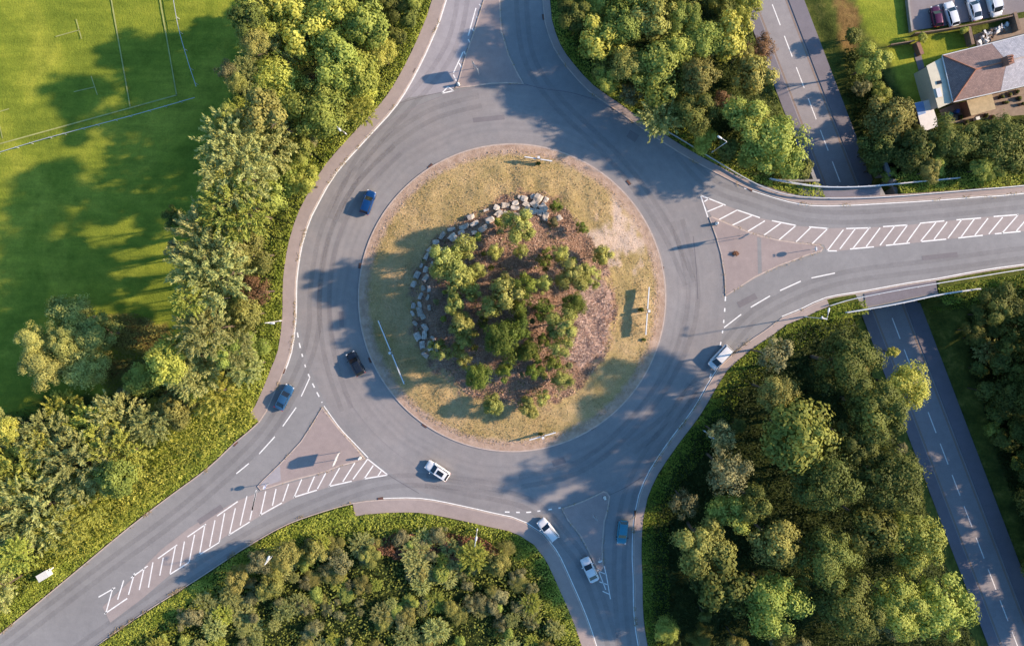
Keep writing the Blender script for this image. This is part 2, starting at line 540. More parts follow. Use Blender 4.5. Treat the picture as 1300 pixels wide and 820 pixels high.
def ground_mat():
    m, t, bs = nt('ground_cover')
    co = coords(t)
    at = node(t, 'ShaderNodeAttribute', attribute_name='zone')
    sp = node(t, 'ShaderNodeSeparateColor'); t.links.new(at.outputs['Color'], sp.inputs['Color'])
    big = noise(t, co, 0.05, 5, 0.65, 0.5); mid = noise(t, co, 0.45, 5, 0.7); fine = noise(t, co, 3.5, 3, 0.75)
    # stretched noise: streaks of tone running across the pitch
    mp = node(t, 'ShaderNodeMapping'); mp.inputs['Rotation'].default_value = (0, 0, math.radians(14)); mp.inputs['Scale'].default_value = (0.12, 0.9, 1)
    t.links.new(co, mp.inputs['Vector'])
    st = noise(t, mp.outputs['Vector'], 0.9, 4, 0.65)
    field = ramp(t, big, [(0.28, lin(106, 124, 46)), (0.5, lin(136, 148, 54)), (0.72, lin(178, 178, 72))])
    field = mix(t, 0.55, field, ramp(t, st, [(0.3, (0.6, 0.66, 0.62)), (0.7, (1.28, 1.2, 1.14))]), 'MULTIPLY')
    field = mix(t, 0.8, field, ramp(t, fine, [(0.25, (0.7, 0.72, 0.65)), (0.75, (1.25, 1.22, 1.15))]), 'MULTIPLY')
    field = mix(t, 0.75, field, ramp(t, mid, [(0.28, (0.68, 0.72, 0.66)), (0.5, (1, 1, 1)), (0.75, (1.3, 1.2, 1.12))]), 'MULTIPLY')
    vg = ramp(t, mid, [(0.3, lin(62, 72, 34)), (0.55, lin(98, 106, 50)), (0.75, lin(146, 138, 74))])
    vg = mix(t, 0.8, vg, ramp(t, fine, [(0.25, (0.55, 0.6, 0.55)), (0.75, (1.3, 1.25, 1.1))]), 'MULTIPLY')
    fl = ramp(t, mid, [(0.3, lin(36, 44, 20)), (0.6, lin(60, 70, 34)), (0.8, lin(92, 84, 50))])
    br = ramp(t, mid, [(0.3, lin(96, 76, 44)), (0.55, lin(146, 118, 74)), (0.8, lin(150, 140, 70))])
    br = mix(t, 0.8, br, ramp(t, fine, [(0.25, (0.55, 0.55, 0.5)), (0.75, (1.3, 1.25, 1.2))]), 'MULTIPLY')
    c = mix(t, sp.outputs[1], field, vg)
    c = mix(t, sp.outputs[2], c, br)
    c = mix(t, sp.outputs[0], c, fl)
    t.links.new(c, bs.inputs['Base Color'])
    bs.inputs['Roughness'].default_value = 0.95; bs.inputs['Specular IOR Level'].default_value = 0.1
    bp = node(t, 'ShaderNodeBump'); bp.inputs['Strength'].default_value = 0.6; bp.inputs['Distance'].default_value = 0.195
    t.links.new(fine, bp.inputs['Height']); t.links.new(bp.outputs[0], bs.inputs['Normal'])
    return m


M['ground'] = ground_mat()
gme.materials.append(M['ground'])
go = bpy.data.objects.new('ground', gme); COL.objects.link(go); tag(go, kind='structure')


def struct(name, mb, mat, **kw):
    return tag(mb.build(name, mat, **kw), kind='structure')


# ------------------------------------------------------------------ roads
struct('road', MB().sheet(ROADPOLY, 0.0), M['road'], tri=True)
ringpoly = []
NSEG = 180
mb = MB()
ri, ro = R_ISL - 0.5, R_RING
vs = []; fs = []
for i in range(NSEG):
    a = 2 * math.pi * i / NSEG
    vs += [(CEN.x + ri * math.cos(a), CEN.y + ri * math.sin(a), 0.006), (CEN.x + ro * math.cos(a), CEN.y + ro * math.sin(a), 0.006)]
for i in range(NSEG):
    j = (i + 1) % NSEG
    fs.append((2 * i, 2 * i + 1, 2 * j + 1, 2 * j))
mb.add(vs, fs)
struct('ring_road', mb, M['ring'])

# worn entry lane surface on the top arm
patch = [(567, -60), (564, 4), (550, 42), (529, 89), (503, 132), (520, 124), (560, 118), (576, 112), (582, 101), (590, 70), (603, 33), (613, 0), (622, -60)]
struct('road_patch', MB().sheet(pl(patch), 0.012), M['patch'], tri=True)

# footways (raised prisms behind a kerb), kerbs
FOOT_Z = 0.11


def sub(line, a, b):
    """piece of a plan line between the points nearest to two photo positions"""
    A = P(*a); B = P(*b)
    ia = min(range(len(line)), key=lambda i: (line[i][0] - A.x) ** 2 + (line[i][1] - A.y) ** 2)
    ib = min(range(len(line)), key=lambda i: (line[i][0] - B.x) ** 2 + (line[i][1] - B.y) ** 2)
    if ia > ib: ia, ib = ib, ia
    return line[ia:ib + 1]


def side_of(line):
    """sign of the sideways offset that leaves the road"""
    i = len(line) // 2
    p = offset(line, 0.5)[i]
    return 1 if sd_poly(np.array([p[0]]), np.array([p[1]]), ROADPOLY)[0] > 0 else -1


kb = MB()
for line in (W_, S_, SE_, NE_):
    s = side_of(line)
    kb.ribbon(line, 0, 0.16 * s, -0.1, 0.12)
struct('kerb', kb, M['kerb'])
fw = MB()


def footway(line, w):
    s = side_of(line)
    fw.ribbon(line, 0.163 * s, w * s, -0.12, FOOT_Z)


footway(sub(W_, (612, -160), (331, 533)), 2.15)
footway(sub(S_, (443, 640), (757, 822)), 2.3)
footway(sub(SE_, (812, 822), (1049, 379)), 1.4)
footway(sub(NE_, (1500, 222), (690, -100)), 1.3)
struct('footway', fw, M['foot'])

# painted lines
def strokes(mb, segs, w=0.15, z=0.02, lev=0.0):
    for (x0, y0, x1, y1) in segs:
        a = P(x0, y0, lev).xy; b = P(x1, y1, lev).xy
        d = (b - a).normalized(); n = Vector((-d.y, d.x)) * w / 2
        mb.add([(a + n).to_tuple() + (z,), (a - n).to_tuple() + (z,), (b - n).to_tuple() + (z,), (b + n).to_tuple() + (z,)], [(0, 1, 2, 3)])


def zs(x0, y0, k, lst):
    return [(x0 + a / k, y0 + b / k, x0 + c / k, y0 + d / k) for a, b, c, d in lst]


K = 1082 / 330.0
hatch = zs(320, 480, K, [(480, 335, 565, 402), (565, 402, 467, 418), (505, 362, 467, 418), (538, 385, 524, 406), (480, 338, 420, 420), (428, 352, 378, 430),
                         (365, 372, 320, 450), (318, 450, 415, 428), (308, 392, 272, 460), (260, 408, 232, 472), (207, 420, 175, 495), (172, 495, 270, 465),
                         (152, 440, 128, 512), (100, 460, 85, 530), (57, 470, 35, 570), (32, 570, 125, 518), (18, 465, 0, 550)])
hatch += zs(0, 480, K, [(1068, 470, 1040, 590), (1028, 490, 1000, 612), (980, 540, 955, 650), (952, 652, 1040, 597), (903, 573, 990, 512), (935, 560, 913, 680),
                        (895, 590, 873, 700), (853, 610, 830, 735), (828, 735, 913, 682), (780, 660, 858, 606), (810, 650, 788, 762), (768, 678, 750, 782),
                        (730, 700, 708, 812), (708, 815, 787, 765), (657, 750, 738, 692), (680, 745, 665, 820), (637, 765, 618, 870), (600, 790, 580, 880), (545, 830, 615, 780),
                        (560, 810, 535, 900), (515, 840, 490, 920), (470, 870, 440, 980), (435, 980, 530, 915), (410, 910, 480, 870)])
hatch += zs(640, 240, K, [(818, 27, 848, 118), (818, 27, 922, 68), (852, 40, 833, 53), (910, 68, 845, 95), (970, 88, 888, 131), (970, 88, 1065, 120), (1030, 112, 948, 152), (1085, 133, 1012, 178)])
eh = [(70, 142, 0, 192), (32, 132, 133, 152), (133, 152, 62, 212), (195, 160, 133, 220), (187, 158, 267, 165), (265, 165, 200, 228), (330, 170, 262, 258), (262, 258, 303, 258),
      (380, 165, 315, 250), (342, 165, 443, 162), (438, 162, 370, 247), (358, 250, 457, 241), (483, 162, 425, 240), (543, 155, 482, 235), (495, 157, 597, 150), (597, 150, 538, 230),
      (507, 235, 607, 225), (650, 145, 594, 222), (648, 143, 750, 133), (715, 140, 652, 217), (655, 219, 758, 209), (762, 137, 707, 210), (822, 128, 765, 205), (800, 129, 903, 121),
      (875, 125, 820, 200), (808, 204, 910, 193), (932, 122, 877, 193), (993, 118, 935, 188), (955, 115, 1060, 107), (1058, 107, 990, 185), (960, 187, 1068, 177),
      (1110, 105, 1050, 175), (1165, 100, 1110, 170), (1110, 100, 1210, 92), (1115, 171, 1215, 161), (1220, 95, 1165, 163), (1275, 90, 1220, 158), (1260, 88, 1360, 78), (1270, 154, 1370, 143)]
hatch += zs(970, 240, K, eh)
hatch += zs(320, 0, K, [(932, 35, 900, 150), (878, 218, 838, 305), (945, 18, 954, 30), (934, 70, 944, 85), (915, 118, 927, 138), (900, 165, 911, 187), (882, 215, 893, 236), (862, 264, 874, 286),
                        (838, 312, 850, 338), (838, 378, 815, 362), (815, 362, 790, 390), (790, 390, 840, 378)])
hm = MB(); strokes(hm, hatch, 0.21, 0.022); struct('road_marking', hm, M['paint'])

gw = MB()
sl_ = smooth_line(pl([(411.5, 515), (431.5, 542.5), (450.8, 563), (467.5, 580.5)]), 0.8)
gw.ribbon(sl_, -0.05, 0.12, None, 0.022)


def dashes(pts, dash, gap, w, mb, z=0.022):
    line = smooth_line(pl(pts), 0.25)
    acc = 0; cur = []
    for i in range(len(line) - 1):
        L = (Vector(line[i + 1]) - Vector(line[i])).length
        if acc % (dash + gap) < dash: cur.append(line[i])
        elif cur:
            if len(cur) > 1: mb.ribbon(cur, -w / 2, w / 2, None, z)
            cur = []
        acc += L
    if len(cur) > 1: mb.ribbon(cur, -w / 2, w / 2, None, z)


dashes([(377.5, 422), (381, 440), (388, 466), (396, 485), (409.5, 512)], 0.95, 0.85, 0.24, gw)
dashes([(921, 376), (919.5, 400), (917, 423), (914, 440)], 0.95, 0.95, 0.24, gw)
dashes([(908, 459), (900.6, 481)], 0.95, 1.2, 0.24, gw)
dashes([(641, 649.5), (668, 650), (690, 647.5), (713, 644)], 0.95, 0.85, 0.24, gw)
strokes(gw, [(393, 480, 382.5, 503), (376, 517, 359, 541), (349, 554, 329, 576), (316, 588, 300, 601), (941, 399, 919, 416), (977.6, 375.6, 953, 390), (1016.6, 357, 990, 369), (1060, 346.7, 1030, 353)], 0.2, 0.022)
struct('lane_marking', gw, M['paint'])

el = MB()


def edge(line, inset, w=0.16, mat=None):
    s = -side_of(line)
    el.ribbon(line, inset * s, (inset + w) * s, None, 0.018)


edge(sub(W_, (612, -160), (361, 470)), 0.08, 0.22)
edge(sub(S_, (481, 634), (757, 822)), 0.08)
edge(sub(SE_, (812, 822), (908, 474)), 0.10)
edge(sub(SE_, (993, 403), (1300, 337)), 0.10)
edge(sub(NE_, (1300, 244), (945, 238)), 0.08)
# faint scuffs on the concourse
struct('edge_line', el, M['paint'])

def wear_mat():
    m, t, bs = nt('tyre_wear')
    bs.inputs['Base Color'].default_value = lin(104, 98, 102)
    bs.inputs['Roughness'].default_value = 0.7
    tr = node(t, 'ShaderNodeBsdfTransparent'); mx = node(t, 'ShaderNodeMixShader')
    f = noise(t, coords(t), 0.22, 4, 0.7); g = noise(t, coords(t), 3.0, 3, 0.7)
    a = math_(t, 'MULTIPLY', math_(t, 'MULTIPLY', f, g), 0.4)
    t.links.new(a, mx.inputs[0]); t.links.new(tr.outputs[0], mx.inputs[1]); t.links.new(bs.outputs[0], mx.inputs[2])
    t.links.new(mx.outputs[0], t.nodes['Material Output'].inputs['Surface'])
    return m


wr_ = MB()
PATHS = [[(-60, 868), (115, 735), (230, 650), (310, 580), (348, 535), (383, 470), (398, 420), (400, 370), (412, 300), (440, 240), (490, 185), (548, 146), (610, 128)],
         [(660, -90), (663, 20), (674, 80), (708, 130), (770, 190), (812, 240), (850, 300), (876, 360)], [(594, -90), (584, 20), (561, 80), (515, 135), (460, 200), (425, 280)],
         [(1420, 305), (1200, 335), (1060, 355), (970, 393), (930, 430), (893, 480), (850, 530), (800, 570)], [(860, 190), (900, 232), (950, 252), (1030, 274), (1150, 272), (1420, 243)],
         [(800, 890), (752, 740), (716, 682), (672, 640), (600, 622), (540, 610)], [(880, 490), (850, 540), (816, 590), (793, 650), (786, 740), (800, 880)], [(640, 622), (570, 612), (490, 612), (400, 642), (300, 692), (150, 790), (40, 870)],
         [(440, 520), (418, 450), (412, 370), (424, 300), (455, 240), (505, 190)], [(860, 280), (880, 370), (862, 450), (810, 530), (740, 590), (660, 612)]]
for i, pth in enumerate(PATHS):
    ln_ = smooth_line(pl(pth), 1.2)
    for dd in (-0.85, 0.85):
        wr_.ribbon(ln_, dd - 0.42, dd + 0.42, None, 0.0135 + 0.0002 * i + (0.0001 if dd > 0 else 0))
struct('tyre_tracks', wr_, wear_mat())

# worn, paler ground inside the hatched areas
hp = [[(492, 602), (467, 581), (450, 588), (430, 593), (398, 605), (360, 615), (330, 624), (300, 636), (272, 651), (240, 670), (205, 697), (170, 732), (130, 770), (140, 790), (180, 760), (215, 730), (250, 706), (290, 678), (330, 655), (372, 633), (420, 617), (462, 608)],
      [(889, 248), (921, 261), (965, 277), (1011, 287), (1051, 290), (1105, 289), (1152, 286), (1199, 281), (1245, 276), (1293, 273), (1340, 268), (1340, 291), (1296, 294), (1247, 299), (1201, 304), (1155, 309), (1109, 314), (1062, 319), (1049, 318), (1046, 311), (1000, 306), (946, 294), (903, 275)]]
struct('hatched_ground', MB().sheet(pl(hp[0]), 0.0165).sheet(pl(hp[1]), 0.0165), asphalt('asphalt_hatched', lin(170, 158, 154)), tri=True)
rpz = MB()
for q in ([(800, 165), (812, 172), (806, 181), (795, 174)], [(935, 384), (958, 372), (962, 379), (939, 391)], [(1170, 325), (1215, 320), (1216, 326), (1171, 331)], [(430, 395), (436, 395), (437, 415), (431, 415)], [(600, 150), (640, 146), (641, 152), (601, 156)], [(250, 660), (280, 640), (284, 646), (254, 666)], [(700, 585), (716, 580), (719, 587), (703, 592)]):
    rpz.sheet(pl(q), 0.0168)
struct('repair_patch', rpz, asphalt('asphalt_repair', lin(134, 129, 131)), tri=True)
jn = MB()
for q in ([(666, 107), (690, 113), (725, 118), (757, 127)], [(774, 628), (795, 618), (826, 598)], [(492, 602), (510, 613), (532, 626)], [(505, 132), (540, 122), (577, 114)], [(880, 300), (884, 340), (886, 380)]):
    jn.ribbon(smooth_line(pl(q), 1.0), -0.04, 0.04, None, 0.0172)
struct('road_joint', jn, plain('road_joint_tar', lin(112, 106, 110), 0.8))

# splitter islands
SPL = {
    'SW': [(409, 517), (395, 540), (382, 560), (369, 574), (355.7, 588), (332, 611), (326.6, 617), (330.8, 622), (343, 619), (355.7, 614.7), (376.5, 608.5), (398.6, 603), (414, 598.8), (430.5, 592), (450, 587), (463.7, 582), (449, 564), (430, 543)],
    'E': [(900, 276.5), (903.8, 275), (924.8, 283.9), (946.8, 293), (965, 299), (988.8, 304.5), (1012.6, 308), (1040, 310.4), (1045, 315), (1042.7, 319.5), (1023.5, 325), (987, 338.7), (957.7, 353), (921, 376), (919.4, 349.7), (914.8, 322), (908.4, 300)],
    'N': [(578, 112.5), (582, 102), (591, 70), (603.6, 33.5), (614, 0), (622, -40), (630, -62), (634, -40), (635, 0), (637, 40), (640, 49), (646, 70), (658, 94.5), (665, 107), (645, 106.5), (625, 107), (600, 110.5)],
    'S': [(712.7, 645), (725, 641), (738, 636), (755, 628.5), (766, 623), (771, 624.5), (774.4, 630), (772, 647), (767.6, 662), (765, 695), (766, 719), (763, 724), (757, 720), (746, 698), (735.5, 678.6), (720.3, 660)],
}
for k, poly in SPL.items():
    w = pl(poly)
    # kerb body, paving inset
    struct('splitter_kerb', MB().prism(w, -0.05, 0.12), M['kerb'], tri=True)
    c = Vector((sum(p[0] for p in w) / len(w), sum(p[1] for p in w) / len(w)))
    a = sum(w[i][0] * w[(i + 1) % len(w)][1] - w[(i + 1) % len(w)][0] * w[i][1] for i in range(len(w)))
    inner = []
    n = len(w)
    for i in range(n):
        p0, p1, p2 = Vector(w[i - 1]), Vector(w[i]), Vector(w[(i + 1) % n])
        t = ((p1 - p0).normalized() + (p2 - p1).normalized())
        if t.length < 0.4: t = (p2 - p0)
        t.normalize()
        nn = Vector((-t.y, t.x)) * (1 if a > 0 else -1)
        inner.append(tuple(p1 + nn * 0.22))
    struct('splitter_paving', MB().sheet(inner, 0.126), M['isl'], tri=True)
    if k == 'SW':
        for q in ([(355.7, 590), (333, 612), (331, 617), (344, 614), (357, 610)],):
            struct('paving_patch', MB().sheet(pl(q), 0.131), M['patch'], tri=True)
    if k == 'E':
        struct('paving_strip', MB().sheet(pl([(961, 301), (966, 302.5), (967, 346), (962, 348)]), 0.131), M['road'], tri=True)
# hatching behind the lower splitter
sp = MB(); strokes(sp, [(767, 718, 770, 731), (758.5, 724, 768, 728), (759, 722, 769, 748), (770, 731, 775, 760), (761, 738, 772, 742), (765, 750, 774, 754)], 0.16, 0.02); struct('hatch_marking', sp, M['paint'])

# joint line of the resurfacing seen as a dark hair line
sm = MB()


def arc(r, a0, a1, w, z=0.016):
    pts = []
    for i in range(60):
        a = math.radians(a0 + (a1 - a0) * i / 59)
        rr = (r + 1.5 * math.sin(a * 3)) * S
        pts.append((CEN.x + rr * math.cos(a), CEN.y + rr * math.sin(a)))
    sm.ribbon(pts, 0, w, None, z)


arc(271, 62, 138, 0.10); arc(232, 118, 205, 0.06); arc(246, 210, 250, 0.05)
struct('surface_joint', sm, plain('bitumen_joint', lin(140, 132, 136), 0.8))

# ------------------------------------------------------------------ lower road, bridge
def low(t, d, z=0.0):
    return (LA.x + LD.x * t + LN.x * d, LA.y + LD.y * t + LN.y * d)


T0, T1 = -420, 560
struct('lower_road', MB().sheet([low(T0, -3.0), low(T1, -3.0), low(T1, 3.0), low(T0, 3.0)], LOW + 0.01), M['lower'])
lf = MB()
lf.prism([low(T0, -4.9), low(T1, -4.9), low(T1, -3.0), low(T0, -3.0)], LOW - 0.1, LOW + 0.11)
lf.prism([low(T0, 3.0), low(T1, 3.0), low(T1, 5.6), low(T0, 5.6)], LOW - 0.1, LOW + 0.11)
struct('lower_footway', lf, M['lowfoot'])
ly = MB()
for d in (-2.72, -2.55, 2.50, 2.67):
    ly.add([low(T0, d - 0.05) + (LOW + 0.018,), low(T1, d - 0.05) + (LOW + 0.018,), low(T1, d + 0.05) + (LOW + 0.018,), low(T0, d + 0.05) + (LOW + 0.018,)], [(0, 1, 2, 3)])
struct('yellow_lines', ly, M['yellow'])
lm = MB()
for i in range(-30, 60):
    t = i * 6.02 - 1.0
    lm.add([low(t - 2, -0.09) + (LOW + 0.02,), low(t + 2, -0.09) + (LOW + 0.02,), low(t + 2, 0.09) + (LOW + 0.02,), low(t - 2, 0.09) + (LOW + 0.02,)], [(0, 1, 2, 3)])
struct('lower_road_marking', lm, M['paint'])

# bridge: deck slab, abutment walls, parapets
deck_n = [(1012, 236), (1031, 240), (1070, 241), (1118, 236)]
deck_s = [(1192, 373.5), (1150, 382), (1119.5, 388.5), (1096, 392)]
br = thing('road_bridge', 'concrete bridge deck carrying the wide arm over the lower road', 'bridge', P(1095, 315, -0.1))
o0 = br.location.copy()
loc = lambda poly: [(p[0] - o0.x, p[1] - o0.y) for p in poly]
MB().prism(loc(pl(deck_n + deck_s)), -0.95, 0.055).build('deck', M['concrete'], br, tri=True)
for d in (-5.9, 5.9):
    ta = [low(t, 0) for t in (28.5, 53.5)]
    dd = d + (0.6 if d > 0 else -0.6)
    lo, hi = min(d, dd), max(d, dd)
    ab = [low(26.0, lo), low(53.0, lo), low(53.0, hi), low(26.0, hi)]
    MB().prism(loc(ab), LOW - 0.3, -0.96).build('abutment', M['concrete'], br)
for side in ('n', 's'):
    for d0, d1 in ((-5.9, -12.5), (5.9, 12.5)):
        q0 = P(1066 if side == 'n' else 1146, 239.5 if side == 'n' else 380.5)
        # along the parapet line, out from each abutment
        ax = (Vector((1214, 0)) - Vector((976, 0))).normalized()
        pa = P(976, 229) if side == 'n' else P(1072, 396.5)
        pb = P(1214, 229) if side == 'n' else P(1240, 366.5)
        dv = (pb - pa).xy.normalized()
        ts = []
        for dd in (d0, d1):
            base = dist_low(pa.x, pa.y); g_ = dv.x * LN.x + dv.y * LN.y
            ts.append(pa.xy + dv * ((dd - base) / g_))
        nn = Vector((-dv.y, dv.x)) * 0.2
        wl = [ts[0] + nn, ts[0] - nn, ts[1] - nn, ts[1] + nn]
        MB().prism([(p.x - o0.x, p.y - o0.y) for p in wl], LOW - 0.3, -0.06).build('wing_wall', M['concrete'], br)
struct('bridge_footway', MB().sheet(pl([(1014, 238), (1031, 241.5), (1070, 242.5), (1116, 238), (1118, 256), (1070, 258.5), (1031, 258), (1012, 254)]), 0.06), M['lowfoot'], tri=True)
bp_ = MB().sheet(pl([(1097, 373), (1119, 367), (1153, 361.8), (1188, 356.5), (1190, 371.5), (1150, 379.5), (1119.5, 386), (1099, 389.5)]), 0.06)
struct('bridge_footway', bp_, M['lowfoot'], tri=True)


def rail(name, label, pts, height, mat, beam=(0.1, 0.28), step=2.4, rails=(1.0,), group=None, zf=0.0, cat='barrier', postw=0.09):
    line = smooth_line(pl(pts, zf), 0.8)
    o = thing(name, label, cat, (line[0][0], line[0][1], zf), 0, group)
    L0 = Vector((line[0][0], line[0][1]))
    ln = [(p[0] - L0.x, p[1] - L0.y) for p in line]
    for h in rails:
        MB().ribbon(ln, -beam[0] / 2, beam[0] / 2, height * h - beam[1] / 2, height * h + beam[1] / 2).build('rail', mat, o)
    acc = 0.0; nxt = 0.3
    k = 0
    pm = MB().box((0, 0, height / 2 - 0.2), (postw, postw, height + 0.3))
    first = None
    for i in range(len(ln) - 1):
        acc += (Vector(ln[i + 1]) - Vector(ln[i])).length
        if acc >= nxt and k < 95:
            q = offset(ln, -(beam[0] / 2 + postw / 2 + 0.005))[i]
            if first is None:
                first = pm.build('post', mat, o); c = first
            else:
                c = first.copy(); COL.objects.link(c); c.parent = o
            c.location = (q[0], q[1], 0)
            nxt += step; k += 1
    return o


rail('bridge_parapet', 'white steel parapet along the upper edge of the bridge', [(976, 228), (1000, 232.5), (1040, 238), (1080, 238.5), (1120, 236), (1170, 231), (1214, 227)], 1.15, M['galv'], (0.16, 0.12), 1.9, (1.0, 0.62, 0.3))
rail('bridge_parapet', 'pale steel parapet along the lower edge of the bridge', [(1240, 366.5), (1189.5, 374), (1150, 382.5), (1119.5, 388.5), (1072, 396.5)], 1.15, M['galv'], (0.18, 0.12), 1.9, (1.0, 0.62, 0.3))
rail('guard_rail', 'long curved steel guard rail beside the upper right wood', [(843, 166), (870, 182), (905, 203.5), (945, 227), (972, 240), (1001, 248.5), (1040, 252), (1090, 252), (1141, 249.5), (1185, 246), (1238, 241.5), (1300, 236), (1420, 222)], 0.62, M['galv'], (0.12, 0.3), 3.2)
rail('guard_rail', 'steel guard rail along the lower side of the wide arm', [(1420, 325), (1300, 341.5), (1244, 350.5), (1189.5, 359.5), (1140, 368), (1098, 376), (1075, 381), (1052, 388)], 0.62, M['galv'], (0.12, 0.3), 3.2)

# pitch rails and lines
rail('pitch_rail', 'low white spectator rail along the side of the sports pitch', [(217, -40), (228, 30), (240, 75), (252, 112)], 1.0, M['galv'], (0.09, 0.07), 3.0, zf=FIELD, cat='rail')
rail('pitch_rail', 'low white spectator rail along the end of the sports pitch', [(-60, 214), (0, 196), (60, 178), (120, 162), (180, 146), (250, 126)], 1.0, M['galv'], (0.09, 0.07), 3.0, zf=FIELD, cat='rail')
pm = MB()
strokes(pm, [(131, -60, 165.5, 136), (193, -60, 224.5, 121.5), (-80, 205, 225, 121)], 0.22, FIELD + 0.09, FIELD)
strokes(pm, [(97, 25, 104, 50), (71, 47, 101.5, 38.5), (116, 97, 124, 121), (94, 117, 120, 111), (0, 160, 3.5, 176), (-10, 145, 12, 138.5)], 0.16, FIELD + 0.09, FIELD)
struct('pitch_marking', pm, M['pitch'])

# ------------------------------------------------------------------ island
def mound(x, y):
    px, py = PX(x, y, 0.0)
    r = np.hypot(px - 650, py - 378)
    base = 0.13 + 0.55 * np.clip((190 - r) / 110, 0, 1)
    dx, dy = px - 645, py - 392
    rho = np.hypot(dx, dy * 0.93); ang = np.degrees(np.arctan2(-dy, dx))
    wall = np.clip(np.minimum(np.abs(((ang - 140) + 180) % 360 - 180), 180) / 85.0, 0, 1)   # 0 facing the rock wall
    steep = np.clip((121 - rho) / 24, 0, 1)
    soft = np.clip((135 - rho) / 95, 0, 1)
    f = steep * (1 - wall) + soft * wall
    f = f * f * (3 - 2 * f)
    n = (vnoise(x, y, 2.0, 31) - 0.5) * 0.3 * np.clip((188 - r) / 30, 0, 1) + (vnoise(x, y, 0.8, 32) - 0.5) * 0.12 * np.clip((188 - r) / 20, 0, 1)
    return base + 2.3 * f + n


BED = [(650, 248), (690, 246), (712, 262), (735, 285), (752, 312), (765, 335), (776, 365), (780, 400), (772, 440), (750, 470), (732, 495), (700, 508), (660, 512), (620, 505), (585, 490), (556, 470), (538, 445), (528, 415), (525, 375), (532, 340), (550, 308), (580, 284), (615, 266)]
BRASH = [(745, 350), (768, 352), (778, 385), (776, 425), (760, 450), (738, 465), (724, 455), (728, 420), (735, 395)]
PALE = [(742, 300), (765, 285), (780, 262), (800, 270), (818, 292), (826, 318), (812, 330), (790, 322), (775, 330), (758, 318)]
nr, na = 96, 260
rr = np.linspace(0, 1, nr) ** 0.9 * (R_ISL)
aa = np.linspace(0, 2 * np.pi, na, endpoint=False)
RR, AA = np.meshgrid(rr, aa, indexing='ij')
IX = CEN.x + RR * np.cos(AA); IY = CEN.y + RR * np.sin(AA); IZ = mound(IX, IY)
IZ[-1] = 0.13; IZ[-2] = 0.14
ipx, ipy = PX(IX, IY, IZ)


def soft(poly, w, seed, amp):
    return np.clip(0.5 - (sd_poly(ipx, ipy, poly) + (vnoise(IX, IY, 1.3, seed) - 0.5) * amp + (vnoise(IX, IY, 0.5, seed + 7) - 0.5) * amp * 0.5) / w, 0, 1)


bedm = soft(BED, 8, 41, 22); brm = soft(BRASH, 8, 43, 22); palem = soft(PALE, 18, 44, 40)
ver = np.stack([IX, IY, IZ], -1).reshape(-1, 3)
ii = np.arange(nr * na).reshape(nr, na)
q = np.stack([ii[:-1, :], ii[1:, :], np.roll(ii, -1, 1)[1:, :], np.roll(ii, -1, 1)[:-1, :]], -1).reshape(-1, 4)
ime = bpy.data.meshes.new('island_ground'); np_mesh(ime, ver, q, True)
ca = ime.color_attributes.new('zone', 'FLOAT_COLOR', 'POINT')
ca.data.foreach_set('color', np.stack([bedm, brm, palem, np.ones_like(bedm)], -1).astype(np.float32).ravel())


